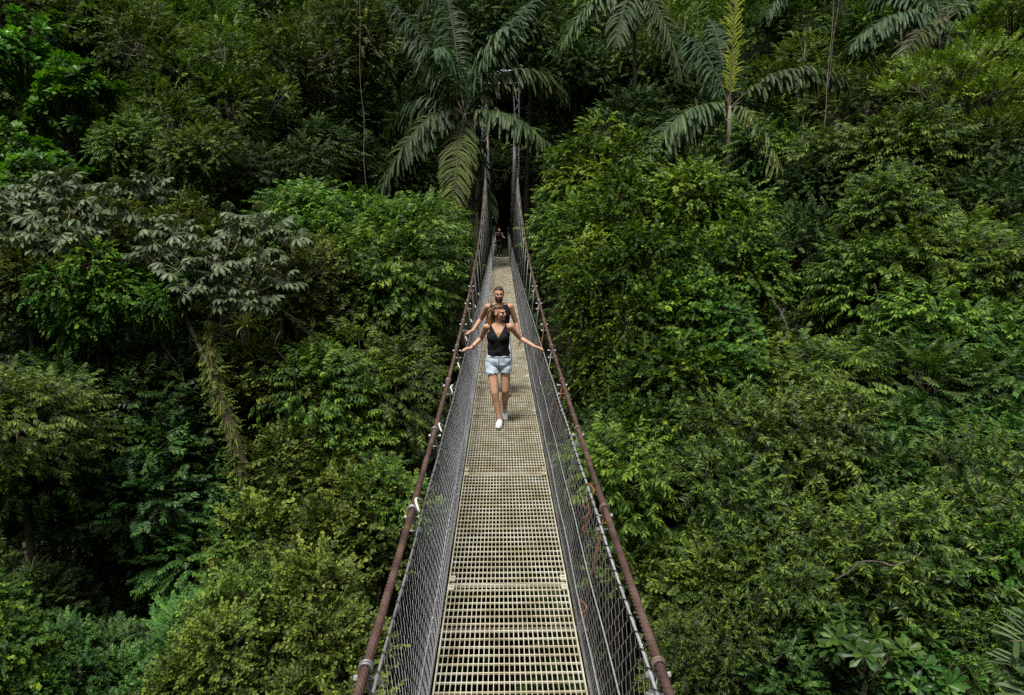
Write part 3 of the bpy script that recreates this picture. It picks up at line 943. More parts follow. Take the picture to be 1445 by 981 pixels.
# ------------------------------------------------------------------ umbrella-leaved trees (silvery, candelabra limbs)
def umbrella_tree(label, heads, trunk_pts, limb_from, seed, mossy=False):
    r = np.random.default_rng(seed)
    base = np.array(trunk_pts[0])
    base[2] = float(ground(base[0], base[1])) - .2
    root = tag(link('umbrella_tree', None, None, tuple(base)), label, 'tree', 'silvery umbrella-leaved trees')
    g = Geo()
    tp = np.array([base] + [np.array(p) for p in trunk_pts[1:]]) - base
    # smooth the trunk line
    tt = np.linspace(0, len(tp) - 1, 24)
    sm = np.stack([np.interp(tt, range(len(tp)), tp[:, k]) for k in range(3)], 1)
    sm[1:-1] = (sm[:-2] + sm[1:-1] * 2 + sm[2:]) / 4
    tube(g, sm, np.linspace(.22, .11, 24), 9)
    link('trunk', g.mesh('trunk', M['moss_bark' if mossy else 'pale_bark'], True, False), root)
    if mossy:
        mg = Geo()
        for i in range(1100):
            q = r.uniform(4, 22)
            c0 = np.array([np.interp(q, range(24), sm[:, a]) for a in range(3)])
            a = r.uniform(0, 6.28)
            o = np.array([math.cos(a), math.sin(a), 0]) * r.uniform(.10, .17)
            dr = np.array([[math.cos(a), math.sin(a), r.uniform(-.9, .5)]])
            if i % 3:
                mg.inst(leaf(r.uniform(.10, .28), .024, .9, .2, 'strap', 1.0 if r.random() < .12 else r.uniform(.1, .8)), frames(dr), (c0 + o)[None])
            else:
                mg.inst(SP['olive'][i % 4], frames(dr, r.normal(0, .5, 1)), (c0 + o)[None], r.normal(0, .15, 1), np.array([r.uniform(.3, .6)]))
        mo = link('moss', mg.mesh('moss', [LM['olive'], M['twig']]), root)
        mo['label'] = 'shaggy moss and small epiphytes along the trunk'
    lv = Geo()
    H = [np.array(at(*h)) - base for h in heads]
    hubs = []
    for k in range(0, len(H), 4):
        grp = H[k:k + 4]
        cen = np.mean(grp, 0)
        st = sm[limb_from[(k // 4) % len(limb_from)]]
        hub = cen * .72 + st * .28 + np.array([0, 0, -.25]) + r.normal(0, .12, 3)
        bm = Geo()
        mid = np.array([(st[0] + 1.6 * hub[0]) / 2.6, (st[1] + 1.6 * hub[1]) / 2.6, st[2] + .2 * (hub[2] - st[2])]) + r.normal(0, .15, 3)
        tube(bm, bezier(st, mid, hub, 12), np.linspace(.07, .04, 12), 7)
        for h in grp:
            m2 = (hub + h) / 2 + np.array([0, 0, -.15]) + r.normal(0, .1, 3)
            tube(bm, bezier(hub, m2, h, 8), np.linspace(.036, .018, 8), 6)
        link('limb', bm.mesh('limb', M['pale_bark'], True, False), root)
    for k, h in enumerate(H):
        n = r.integers(9, 14)
        for i in range(n):
            a = i * 2.4 + r.normal(0, .2)
            e = r.uniform(-.1, .9)
            d = np.array([[math.cos(a) * math.cos(e), math.sin(a) * math.cos(e), math.sin(e)]])
            tp_ = spray_palmate(r.integers(8, 10), r.uniform(.24, .34), .105, r.uniform(.35, .8), r.uniform(.3, .55), 1.0 if r.random() < .05 else r.uniform(.2, .75))
            # the umbrella stays nearly level whatever way its stalk points
            lv.inst(tp_, frames(d, r.normal(0, .2, 1)), h[None] + r.normal(0, .05, (1, 3)))
    link('crown', lv.mesh('crown', [LM['umbrella'], M['pale_bark']]), root)
    return root


b1 = at(-70, 620, 18.5)
umbrella_tree('silvery umbrella-leaved tree with long pale limbs at the left edge', [
    (20, 300, 17), (60, 275, 17.3), (85, 262, 17.6), (55, 320, 16.5), (100, 300, 17), (20, 350, 16.2), (75, 345, 16.4), (125, 325, 17), (160, 270, 18), (195, 275, 18.4), (215, 265, 18.6), (150, 305, 17.6), (185, 310, 17.8), (5, 275, 17.6), (110, 350, 16.6)],
    [b1, at(-50, 520, 18.5), at(-20, 440, 18.3), at(40, 400, 18.2)], [9, 13, 17, 20], 5)
b2 = at(372, 780, 17)
umbrella_tree('silvery umbrella-leaved tree on a mossy leaning trunk', [
    (215, 325, 18), (250, 330, 17.8), (215, 370, 17.4), (250, 385, 17.2), (285, 350, 17.5), (300, 375, 17.3), (325, 335, 18), (350, 310, 18.4), (360, 335, 18.3), (385, 325, 18.6), (405, 340, 18.6), (330, 375, 17.5), (375, 370, 17.8), (270, 410, 17), (310, 400, 17.2), (390, 400, 17.8), (235, 350, 17.6), (365, 430, 17.4), (330, 430, 17.3)],
    [b2, at(350, 700, 16.6), at(328, 610, 16.8), at(305, 545, 17), at(295, 490, 17.3), at(300, 440, 17.6)], [15, 17, 19, 21, 23], 9, True)


# ------------------------------------------------------------------ bromeliads, lianas, caught dead leaves
def bromeliad(label, px, py, d, L, tint, n=34):
    c = at(px, py, d)
    g = Geo()
    for i in range(n):
        a = i * 2.399
        e = .25 + 1.0 * (i / n) + random.uniform(-.1, .1)
        dr = np.array([[math.cos(a) * math.cos(e), math.sin(a) * math.cos(e), math.sin(e)]])
        tt = 1.0 if (i < 4) else float(np.clip(tint + random.gauss(0, .12), 0, .93))
        g.inst(leaf(L * random.uniform(.75, 1.1), .055, .75, .2, 'strap', tt), frames(dr), np.zeros((1, 3)))
    tag(link('bromeliad', g.mesh('bromeliad', LM['bromeliad']), None, c, (.25, random.uniform(-.3, .3), random.uniform(0, 6))), label, 'bromeliad', 'bromeliads perched on the leaning tree')


bromeliad('large spiky bromeliad right of the leaning trunk top', 346, 462, 17.0, .62, .6)
bromeliad('spiky brown-tipped bromeliad left of the larger green one', 272, 440, 17.2, .55, .45)
bromeliad('small bromeliad on the mossy trunk below the others', 305, 560, 17.7, .45, .35)
bromeliad('small reddish-tipped bromeliad above the lower left shrubs', 45, 810, 14.2, .4, .5)
bromeliad('pale bromeliad low on the mossy trunk', 322, 610, 17.9, .42, .55)


def liana(label, pts, r=.018, leafy=0, tint=.3):
    w = [np.array(at(*p)) for p in pts]
    t = np.linspace(0, len(w) - 1, 10 * len(w))
    a = np.array(w)
    sm = np.stack([np.interp(t, range(len(w)), a[:, k]) for k in range(3)], 1)
    for _ in range(6):
        sm[1:-1] = (sm[:-2] + sm[1:-1] + sm[2:]) / 3
    o = sm[0].copy()
    sm = sm + np.array([.05, .05, 0]) * np.stack([np.sin(t * 5), np.cos(t * 4), 0 * t], 1)
    g = Geo()
    tube(g, sm - o, r, 5)
    root = tag(link('liana', g.mesh('liana', M['liana'], True, False), None, tuple(o)), label, 'liana', 'lianas hanging in the forest')
    if leafy:
        lv = Geo()
        for i in range(leafy):
            p = sm[random.randrange(len(sm))] - o
            a_ = random.uniform(0, 6.28)
            lv.inst(leaf(.16, .1, .3, .1, 'heart', np.clip(random.gauss(tint, .15), 0, .9)), (rz(a_) @ ry(random.uniform(.2, 1.0)))[None], p[None])
        link('leaf', lv.mesh('leaf', LM['vine']), root)


liana('long thin liana hanging from the top edge right of the spreading palm', [(1177, -20, 31), (1168, 120, 31), (1162, 190, 30.5), (1157, 290, 30)], .022)
liana('second liana strand beside the long one near the top edge', [(1185, -20, 31), (1176, 60, 31), (1168, 125, 31)], .018)
liana('looping dead vine under the olive shrub right of the bromeliads', [(400, 440, 18.5), (440, 470, 18.5), (470, 520, 18.3), (478, 560, 18.5), (462, 600, 18.6)], .014)
liana('bare vine dangling past the second bromeliad', [(395, 450, 18), (390, 490, 17.8), (420, 540, 17.6), (430, 600, 17.8)], .014)
liana('slack vine between the domes and the mossy trunk', [(210, 440, 18), (235, 490, 17.4), (262, 545, 17.2), (290, 560, 17.4)], .012)
liana('hanging vine in front of the left dark hollow', [(505, -30, 36), (510, 120, 35.5), (514, 210, 35), (520, 310, 34)], .013)
liana('curling vine at the right foot of the green tower', [(1085, 420, 19.5), (1112, 455, 19), (1108, 480, 18.8), (1075, 490, 18.8)], .014)
liana('brown vine falling below the right drooping-leaved tree', [(1235, 400, 21.5), (1240, 460, 21.3), (1215, 520, 21), (1222, 570, 21)], .018)
liana('thin vine beside the brown one on the right slope', [(1260, 420, 21.5), (1268, 480, 21), (1262, 560, 20.6)], .014)
liana('crooked bare stem across the lower right thicket', [(1180, 820, 12.2), (1215, 790, 12.2), (1262, 800, 12.1), (1300, 780, 12.3)], .016)
liana('arching stem in the dark pocket at lower right', [(1035, 915, 12), (1060, 945, 11.8), (1100, 930, 11.8), (1122, 900, 12)], .018)
liana('pale limb under the left silvery crown', [(0, 392, 16.5), (70, 385, 16.6), (130, 372, 16.8)], .03)


def dead_leaf(label, px, py, d, s):
    g = Geo()
    for i in range(5):
        g.inst(leaf(s * random.uniform(.7, 1), s * .5, -1.4, .5, 'ell', .5), (rz(i * .5 + random.random()) @ rx(random.uniform(-2, 2)) @ ry(random.uniform(-.7, .7)))[None], np.zeros((1, 3)))
    tag(link('dead_leaf', g.mesh('dead_leaf', M['dead'], True, False), None, at(px, py, d), (random.uniform(-.6, .6), .4, random.uniform(0, 6))), label, 'dead leaf', 'curled dead leaves caught in the foliage')


M['dead'] = solid_mat('dead_leaf', [(.3, (.18, .14, .10)), (.7, (.32, .27, .21))], 12, .8)
dead_leaf('curled pale dead leaf hanging from the dead vine right of the bromeliads', 481, 524, 17.6, 0.102)

# ------------------------------------------------------------------ masses nobody could count
def under_mass():
    g = Geo()
    r = np.random.default_rng(4)
    n = 12000
    x = r.uniform(-46, 46, n)
    y = r.uniform(2, 62, n)
    k = (np.abs(x - .05 + .0) > 1.6) | (ground(x, y) < -7)
    x, y = x[k], y[k]
    hgt = np.abs(np.sin(x * .55 + 1) * np.cos(y * .47)) * 3.2 + r.uniform(0, 1.6, len(x))
    p = np.stack([x, y, ground(x, y) + hgt], 1)
    d = r.normal(size=(len(x), 3)) + np.array([0, 0, .5])
    fr = frames(d, r.normal(0, .6, len(x)))
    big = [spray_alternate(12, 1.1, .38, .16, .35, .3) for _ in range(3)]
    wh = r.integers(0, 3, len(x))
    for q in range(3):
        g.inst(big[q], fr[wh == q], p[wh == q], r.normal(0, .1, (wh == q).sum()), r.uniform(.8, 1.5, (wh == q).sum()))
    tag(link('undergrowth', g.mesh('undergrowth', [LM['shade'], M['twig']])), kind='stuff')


def far_mass():
    g = Geo()
    r = np.random.default_rng(8)
    nc = 150
    cx = r.uniform(-75, 75, nc)
    cy = r.uniform(58, 112, nc)
    keep = (np.abs(cx) > 3.2) | (cy > 72)
    cx, cy = cx[keep], cy[keep]
    cz = ground(cx, cy) + r.uniform(3, 11, len(cx))
    sp = [spray_alternate(12, 1.1, .36, .15, .3, .3) for _ in range(4)]
    for i in range(len(cx)):
        rad = r.uniform(2.6, 4.6)
        m = 260
        d = r.normal(size=(m, 3))
        d /= np.linalg.norm(d, axis=1, keepdims=True)
        d[:, 1] = np.where(r.random(m) < .6, -np.abs(d[:, 1]), d[:, 1])
        p = d * rad * (1 + .25 * np.sin(d[:, :1] * 6 + i) * np.sin(d[:, 2:] * 5 + i)) * np.array([1, 1, 1.3]) * r.uniform(.7, 1.05, (m, 1)) + np.array([cx[i], cy[i], cz[i]])
        wh = r.integers(0, 4, m)
        fr = frames(d + r.normal(0, .4, (m, 3)) + [0, 0, .2], r.normal(0, .5, m))
        t0 = r.normal(0, .14)
        for q in range(4):
            s = wh == q
            g.inst(sp[q], fr[s], p[s], np.full(s.sum(), t0) + r.normal(0, .08, s.sum()), r.uniform(.8, 1.3, s.sum()))
    tag(link('distant_forest', g.mesh('distant_forest', [LM['small'], M['twig']])), kind='stuff')


under_mass()
far_mass()
# ------------------------------------------------------------------ suspension bridge
BX, HW = .05, .475
Y0, Y1 = -1.0, 56.0


def deck_z(y):
    return .00060 * (y - 18) ** 2 - 3.02


def cable_x(y):
    return .675 + .25 * np.clip((np.asarray(y) - 20) / 35, 0, 1)


def cable_z(y):
    return .0042 * (y - 3) ** 2 - 2.05


RAILH = 1.04
bridge = tag(link('suspension_bridge', None, None, (BX, 0, float(deck_z(28)))), 'narrow hanging footbridge of cream grating with rusty cables and wire mesh sides', 'bridge')
BO = np.array([BX, 0, float(deck_z(28))])


def part(name, g, mat, parent=bridge, smooth=True, loc=None):
    return link(name, g.mesh(name, mat, smooth, False), parent, loc)


# grating panels: one mesh, copied along the deck
PL = 2.48


def grating():
    g = Geo()
    n = 28
    for i in range(1, n):
        x = -HW + 2 * HW * i / n
        box(g, (x, PL / 2, -.014), (.0055, PL - .03, .026))
    for k in range(1, 27):
        y = k * PL / 27
        box(g, (0, y, -.006), (2 * HW - .02, .009, .012))
    for s in (-1, 1):
        box(g, (s * (HW - .004), PL / 2, -.012), (.010, PL - .012, .045))
        box(g, (0, PL / 2 + s * (PL / 2 - .010), -.013), (2 * HW - .03, .008, .026))
        for q in (-1, 1):
            box(g, (s * (HW - .028), PL / 2 + q * (PL / 2 - .07), .008), (.045, .075, .012))
            tube(g, [(s * (HW - .028), PL / 2 + q * (PL / 2 - .07), .014), (s * (HW - .028), PL / 2 + q * (PL / 2 - .07), .026)], .011, 6)
    return g.mesh('deck_grating', M['grate'], False, False)


gm = grating()
ys = [5.0 - 2 * PL + PL * k for k in range(17)]
for y in ys:
    z0, z1 = deck_z(y), deck_z(y + PL)
    link('deck_grating', gm, bridge, (0, y, z0 - BO[2]), (math.atan2(z1 - z0, PL), 0, random.uniform(-.0015, .0015)))

# cross beams and hangers
hy = [2.8 - 1.68 * 2 + 1.68 * k for k in range(29)]
g = Geo()
box(g, (0, 0, -.075), (1.16, .055, .007))
box(g, (0, .027, -.105), (1.16, .007, .055))
bmesh_ = g.mesh('cross_beam', M['beam'], False, False)
for y in hy:
    link('cross_beam', bmesh_, bridge, (0, y, deck_z(y) - BO[2]))
# edge cables below the deck edge
for s in (-1, 1):
    g = Geo()
    yy = np.linspace(Y0, Y1, 60)
    tube(g, np.stack([0 * yy + s * (HW + .035), yy, deck_z(yy) - .055 - BO[2]], 1), .012, 6)
    part('deck_cable', g, M['galv_dark'])


def rope_mesh(s):
    """Main cable: six strands laid round each other."""
    g = Geo()
    yy = np.concatenate([np.arange(Y0 - 3, 1.6, .05), np.arange(1.6, 9, .006), np.arange(9, 20, .02), np.arange(20, Y1 + 1, .25)])
    sides = 36
    th = np.arange(sides) / sides * 2 * np.pi
    x, z = s * cable_x(yy), cable_z(yy) - BO[2]
    sl = np.gradient(z, yy)
    n = len(yy)
    ph = yy * 2 * np.pi / .22
    q = np.mod(th[None] - ph[:, None], np.pi / 3) - np.pi / 6
    rr = .0155 * np.cos(q) + np.sqrt(np.maximum(.0086 ** 2 - (.0155 * np.sin(q)) ** 2, 1e-8))
    rr = np.where(yy[:, None] < 20, rr, .0225)
    ux = np.cos(th)[None] * rr
    uz = np.sin(th)[None] * rr
    c = 1 / np.sqrt(1 + sl ** 2)
    v = np.stack([x[:, None] + ux, yy[:, None] - uz * (sl * c)[:, None], z[:, None] + uz * c[:, None]], 2)
    f = [(i * sides + k, (i + 1) * sides + k, (i + 1) * sides + (k + 1) % sides, i * sides + (k + 1) % sides) for i in range(n - 1) for k in range(sides)]
    if s:
        f = [tuple(reversed(q)) for q in f]
    g.add(v.reshape(-1, 3), f)
    return g


for s in (-1, 1):
    part('main_cable', rope_mesh(s), M['rust'])

# hangers with their clamps
for s in (-1, 1):
    for k, y in enumerate(hy):
        cx, cz = s * float(cable_x(y)), cable_z(y)
        top = np.array([cx, y, cz - BO[2]])
        bot = np.array([s * (HW + .06), y, deck_z(y) - .07 - BO[2]])
        rusty = s == 1 and 2 < y < 12
        g = Geo()
        for q in (-.022, .022):
            pts = np.array([top + [0, q, -.02], top * .6 + bot * .4 + [0, q * .6, 0], bot + [0, q * .8, 0]])
            tube(g, pts, .007 if y < 16 else .010, 5)
        hg = part('hanger', g, M['rust_bright'] if rusty and k % 2 else M['galv_dark'])
        if y < 24:
            g = Geo()
            th = np.linspace(0, 2 * np.pi, 15)
            sl = 2 * .0042 * (y - 3)
            for q in (-.010, .010):
                tube(g, np.stack([top[0] + .029 * np.cos(th), top[1] + q - sl * .029 * np.sin(th), top[2] + .029 * np.sin(th)], 1), .008, 6, cap=False)
            link('clamp', g.mesh('clamp', M['beam' if rusty else 'galv_dark'], True, False), hg)
            if y > 15:
                continue
            for dz, w in ((-.055, .055), (-.16, .05)):
                g = Geo()
                p = top + [0, 0, dz]
                tube(g, [p + [-w, 0, 0], p + [w, 0, 0]], .007, 6)
                for q in (-1, 1):
                    tube(g, [p + [q * w * .72, 0, 0], p + [q * w * 1.05, 0, 0]], .0145, 6)
                link('bolt', g.mesh('bolt', M['bolt'], False, False), hg)


# wire mesh sides
def side_pt(s, y, v):
    """Point of the wire mesh: v = 0 at the deck edge, 1 at the handrail."""
    x = s * (HW + .03 + .045 * v - .035 * np.sin(np.pi * v) + .004 * np.sin(y * 3.7 + 4 * v))
    return np.stack([x, y + 0 * v, deck_z(y) - .05 + (RAILH + .05) * v - BO[2] + .009 * np.sin(y * 3.74) * v], -1)


def mesh_side(s):
    g = Geo()
    a, nb = .102, 9
    nseg = 2 * nb
    v = np.linspace(0, 1, nseg + 1)
    allv, N_ = [], 0
    cnt_ = int((Y1 - Y0 + 2) / a)
    sides = 3
    V, idx = [], []
    for dirn in (1, -1):
        for i in range(cnt_):
            # each wire zigzags up the fence, hooked into its neighbours
            y = Y0 + i * a + a * .5 * (np.arange(nseg + 1) % 2) * dirn
            dz = .004 * dirn * np.cos(np.arange(nseg + 1) * np.pi)
            p = side_pt(s, y, v)
            p[:, 0] += dz
            V.append(p)
    V = np.array(V)                                   # wires, stations, 3
    r = .0015
    off = np.array([[r, 0, 0], [-r * .5, r * .86, 0], [-r * .5, -r * .86, 0]])
    nw, ns = V.shape[:2]
    vv = (V[:, :, None, :] + off[None, None]).reshape(-1, 3)
    b = (np.arange(nw)[:, None] * ns + np.arange(ns - 1)[None]) * 3
    b = b.ravel()
    quads = []
    for k in range(3):
        k2 = (k + 1) % 3
        quads.append(np.stack([b + k, b + k2, b + 3 + k2, b + 3 + k], 1))
    q = np.concatenate(quads)
    g.v.append(vv)
    g.tint.append(np.zeros(len(vv)))
    g.l.append(q.ravel())
    g.t.append(np.full(len(q), 4))
    g.mi.append(np.zeros(len(q), int))
    g.n = len(vv)
    return g


for s in (-1, 1):
    ms = part('wire_mesh', mesh_side(s), M['galv'] if s < 0 else M['galv_dark'], smooth=False)
    # stay wires running through the mesh
    for hv in ((.42,) if s < 0 else (.30, .66)):
        g = Geo()
        yy = np.linspace(Y0, Y1, 160)
        p = side_pt(s, yy, np.full_like(yy, hv))
        p[:, 0] -= s * .006
        tube(g, p, .005, 5)
        link('stay_wire', g.mesh('stay_wire', M['bolt'] if s > 0 else M['galv'], True, False), ms)
    g = Geo()
    yy = np.linspace(Y0, Y1, 300)
    rail = side_pt(s, yy, np.ones_like(yy))
    tube(g, rail, .0075, 6)
    rl = part('handrail_cable', g, M['galv'] if s > 0 else M['galv_dark'])
    g = Geo()
    yy = np.arange(Y0, 34, .017)
    c = side_pt(s, yy, np.ones_like(yy))
    ph = yy * 2 * np.pi / .135
    c[:, 0] += .012 * np.cos(ph)
    c[:, 2] += .016 * np.sin(ph) - .008
    tube(g, c, .005, 4)
    link('lacing_wire', g.mesh('lacing_wire', M['dark_wire'], True, False), rl)
# pale rope ties on the left handrail
for y in (4.0, 5.65, 7.0, 8.3, 10.2, 12.0, 14.0, 16.4):
    c = side_pt(-1, np.array([y]), np.array([1.0]))[0]
    g = Geo()
    t = np.linspace(0, 1, 10)
    tube(g, np.stack([c[0] - .03 * np.sin(t * 3.1) - .01, c[1] + .02 + .16 * t - .05, c[2] + .03 + .05 * np.sin(t * 3.1)], 1), .0085, 6)
    part('rope_tie', g, M['rope'])
# rusty scraps wired to the right side
for y, hv in ((4.35, .15), (4.45, .92), (4.5, .75)):
    c = side_pt(1, np.array([y]), np.array([hv]))[0]
    g = Geo()
    t = np.linspace(0, 1, 30)
    tube(g, np.stack([c[0] + .03 + .025 * np.sin(t * 17), c[1] + .03 * np.cos(t * 13), c[2] + .22 * (t - .5)], 1), .007, 5)
    part('rusty_tie', g, M['rust_bright'])

# the landing slab in the shade and the path on it
g = Geo()
yy = np.linspace(5.0 - 2 * PL + PL * 17 + .01, 78, 24)
for i in range(23):
    pass
pv = []
for y in yy:
    z = float(deck_z(min(y, 56))) - .02 + .25 * max(0, y - 60) * .3
    hw = .5 if y < 55 else 1.2
    pv += [(BX - hw, y, z), (BX + hw, y, z)]
g.add(pv, [(2 * i, 2 * i + 1, 2 * i + 3, 2 * i + 2) for i in range(23)])
tag(link('path', g.mesh('path', M['soil'], True, False)), kind='structure')

# ------------------------------------------------------------------ lattice tower at the far end
TY, TX = 55.0, 1.22
tb = -5.0
tower = tag(link('bridge_tower', None, None, (BX, TY, tb)), 'grey steel lattice tower carrying the cables at the far bridge end', 'tower')
TH = 10.6 - tb


def bar(g, a, b, w=.06):
    tube(g, [a, b], w * .7, 4)


for s in (-1, 1):
    g = Geo()
    h = .19
    for dx in (-h, h):
        for dy in (-h, h):
            bar(g, (s * TX + dx, dy, 0), (s * TX + dx, dy, TH), .075)
    n = 26
    for i in range(n):
        z0, z1 = TH * i / n, TH * (i + 1) / n
        a = 1 if i % 2 else -1
        for dy in (-h, h):
            bar(g, (s * TX - a * h, dy, z0), (s * TX + a * h, dy, z1), .045)
        for dx in (-h, h):
            bar(g, (s * TX + dx, -a * h, z0), (s * TX + dx, a * h, z1), .045)
    part('leg', g, M['tower'], tower, False)
g = Geo()
for z in (TH - .05, TH - .95):
    for dy in (-.19, .19):
        bar(g, (-TX - .2, dy, z), (TX + .2, dy, z), .075)
n = 8
for i in range(n):
    x0, x1 = -TX + 2 * TX * i / n, -TX + 2 * TX * (i + 1) / n
    for dy in (-.19, .19):
        a, b = (TH - .95, TH - .05) if i % 2 else (TH - .05, TH - .95)
        bar(g, (x0, dy, a), (x1, dy, b), .05)
part('crossbeam', g, M['tower'], tower, False)
# ------------------------------------------------------------------ people
M['skin'] = solid_mat('skin', [(.3, (.50, .28, .175)), (.7, (.58, .34, .225))], 9, .48, spec=.35)
M['skin_b'] = solid_mat('skin_tanned', [(.3, (.41, .225, .145)), (.7, (.48, .275, .18))], 9, .5, spec=.35)
M['black_cloth'] = solid_mat('black_jersey', [(.3, (.007, .007, .010)), (.7, (.014, .014, .019))], 30, .85, spec=.2, bump=.1)
M['denim'] = solid_mat('pale_denim', [(.3, (.36, .47, .58)), (.5, (.50, .61, .70)), (.66, (.62, .71, .78)), (.8, (.48, .59, .69))], 14, .85, spec=.15, bump=.2, detail=6)
M['white_cloth'] = solid_mat('white_cotton', [(.3, (.62, .66, .72)), (.7, (.75, .78, .82))], 15, .85, spec=.15)
M['shoe'] = solid_mat('white_shoe', [(.3, (.72, .72, .73)), (.7, (.82, .82, .83))], 20, .55)
M['sandal'] = solid_mat('brown_shoe', [(.3, (.10, .05, .03)), (.7, (.2, .11, .06))], 20, .7)
M['hair'] = solid_mat('light_brown_hair', [(.3, (.055, .028, .012)), (.5, (.16, .085, .032)), (.7, (.32, .18, .07))], 26, .5, detail=6, stretch=(2.2, 2.2, .35))
M['hair_m'] = solid_mat('brown_hair', [(.3, (.04, .022, .011)), (.5, (.085, .046, .02)), (.7, (.15, .085, .036))], 30, .5, detail=6)
M['hair_d'] = solid_mat('dark_brown_hair', [(.3, (.022, .014, .009)), (.7, (.06, .035, .02))], 40, .55)
M['lip'] = solid_mat('lips', [(.3, (.36, .10, .085)), (.7, (.42, .13, .11))], 20, .4)
M['tooth'] = solid_mat('teeth', [(.3, (.7, .68, .62)), (.7, (.78, .76, .7))], 20, .35)
M['eyew'] = solid_mat('eye_white', [(.3, (.26, .22, .19)), (.7, (.32, .28, .25))], 20, .3)
M['iris'] = solid_mat('dark_iris', [(.3, (.02, .012, .008)), (.7, (.035, .02, .012))], 20, .2)
M['bracelet'] = solid_mat('bracelet', [(.3, (.03, .025, .03)), (.7, (.09, .06, .06))], 60, .5)


def ball(g, c, r, rot=None, n=12, m=8):
    r = np.array([r] * 3 if np.isscalar(r) else r, float)
    v, f = [], []
    for i in range(m + 1):
        a = math.pi * i / m
        for k in range(n):
            b = 2 * math.pi * k / n
            v.append((math.sin(a) * math.cos(b), math.sin(a) * math.sin(b), -math.cos(a)))
    v = np.array(v) * r
    if rot is not None:
        v = v @ np.asarray(rot).T
    for i in range(m):
        for k in range(n):
            f.append((i * n + k, i * n + (k + 1) % n, (i + 1) * n + (k + 1) % n, (i + 1) * n + k))
    g.add(v + np.asarray(c, float), f)


def limb(g, pts, rad, sides=12, k=5):
    """Rounded tapered limb through joints (radii at joints; smooth swell between)."""
    pts = np.array(pts, float)
    t = np.linspace(0, len(pts) - 1, (len(pts) - 1) * k + 1)
    p = np.stack([np.interp(t, range(len(pts)), pts[:, q]) for q in range(3)], 1)
    r = np.interp(t, range(len(pts)), rad)
    tube(g, p, r, sides)
    for q, w in zip(pts, rad):
        ball(g, q, w * .995)


def torso(g, rings, sides=24):
    v, f = [], []
    th = np.arange(sides) / sides * 2 * np.pi
    # densify by smooth interpolation
    R_ = np.array(rings, float)
    t = np.linspace(0, len(R_) - 1, (len(R_) - 1) * 4 + 1)
    R2 = np.stack([np.interp(t, range(len(R_)), R_[:, q]) for q in range(5)], 1)
    for cx, cy_, cz, a, b in R2:
        e = 2.4
        co, si = np.cos(th), np.sin(th)
        x = a * np.sign(co) * np.abs(co) ** (2 / e)
        y = b * np.sign(si) * np.abs(si) ** (2 / e)
        v.append(np.stack([cx + x, cy_ + y, cz + 0 * x], 1))
    n = len(R2)
    for i in range(n - 1):
        for k in range(sides):
            f.append((i * sides + k, i * sides + (k + 1) % sides, (i + 1) * sides + (k + 1) % sides, (i + 1) * sides + k))
    f.append(tuple(reversed(range(sides))))
    f.append(tuple(range((n - 1) * sides, n * sides)))
    g.add(np.concatenate(v), f)


def hand(g, wrist, fdir, down, s=1.0, thumb=1, curl=.5):
    """Palm and five fingers. fdir along the fingers, down = palm side; thumb = +1/-1 picks its side."""
    w = np.array(wrist, float)
    d = np.array(fdir, float)
    d /= np.linalg.norm(d)
    dn = np.array(down, float)
    dn -= d * dn.dot(d)
    dn /= np.linalg.norm(dn)
    sd = np.cross(d, dn) * thumb                     # towards the thumb
    ln = (.074, .082, .077, .060)
    for i in range(4):
        o = (1.5 - i) * .0195 * s
        kn = w + d * (.088 - .006 * abs(i - 1.2)) * s + sd * o
        limb(g, [w + d * .008 + sd * o * .5, kn], [.015 * s, .0125 * s], 8, 3)
        p, dd = kn, d
        a = 0
        for j in range(3):
            a += curl * (.55 + .15 * j) + .04 * i
            dd = d * math.cos(a) + dn * math.sin(a)
            q = p + dd * ln[i] * s * (.45, .31, .24)[j]
            limb(g, [p, q], [(.0098 - .0009 * j) * s, (.0092 - .0011 * j) * s], 8, 2)
            p = q
    b = w + d * .022 * s + sd * .018 * s
    m = b + (d * .7 + sd * .75 + dn * .25) / 1.05 * .042 * s
    e = m + (d * .85 + sd * .3 + dn * .45) * .032 * s
    t = e + (d * .8 + sd * .0 + dn * .6) * .024 * s
    limb(g, [b, m, e, t], [.015 * s, .012 * s, .0095 * s, .0075 * s], 8, 3)


def solidify_voxel(name, g, voxel, smooth=5):
    me = g.mesh('tmp', [], False, False)
    o = bpy.data.objects.new('tmp', me)
    COL.objects.link(o)
    a = o.modifiers.new('r', 'REMESH')
    a.mode = 'VOXEL'
    a.voxel_size = voxel
    b = o.modifiers.new('s', 'SMOOTH')
    b.factor = .5
    b.iterations = smooth
    dg = bpy.context.evaluated_depsgraph_get()
    out = bpy.data.meshes.new_from_object(o.evaluated_get(dg))
    out.name = name
    bpy.data.objects.remove(o)
    n = len(out.polygons)
    out.polygons.foreach_set('use_smooth', np.ones(n, bool))
    return out


def garment(name, me, pred, off, mat, parent, thick=.004):
    """Cloth that follows the body: the body's faces inside `pred`, moved out by `off`."""
    nv = len(me.vertices)
    co = np.empty(nv * 3, np.float32)
    no = np.empty(nv * 3, np.float32)
    me.vertices.foreach_get('co', co)
    me.vertex_normals.foreach_get('vector', no)
    co, no = co.reshape(-1, 3).astype(float), no.reshape(-1, 3).astype(float)
    ok = pred(co, no)
    faces = [tuple(p.vertices) for p in me.polygons if all(ok[i] for i in p.vertices)]
    used = sorted({i for f in faces for i in f})
    mp = {u: k for k, u in enumerate(used)}
    p = co[used]
    q = p + off(p, no[used])
    g = Geo()
    g.add(q, [tuple(mp[i] for i in f) for f in faces])
    o = link(name, g.mesh(name, mat, True, False), parent)
    s = o.modifiers.new('thick', 'SOLIDIFY')
    s.thickness = thick
    s.offset = 1
    return o


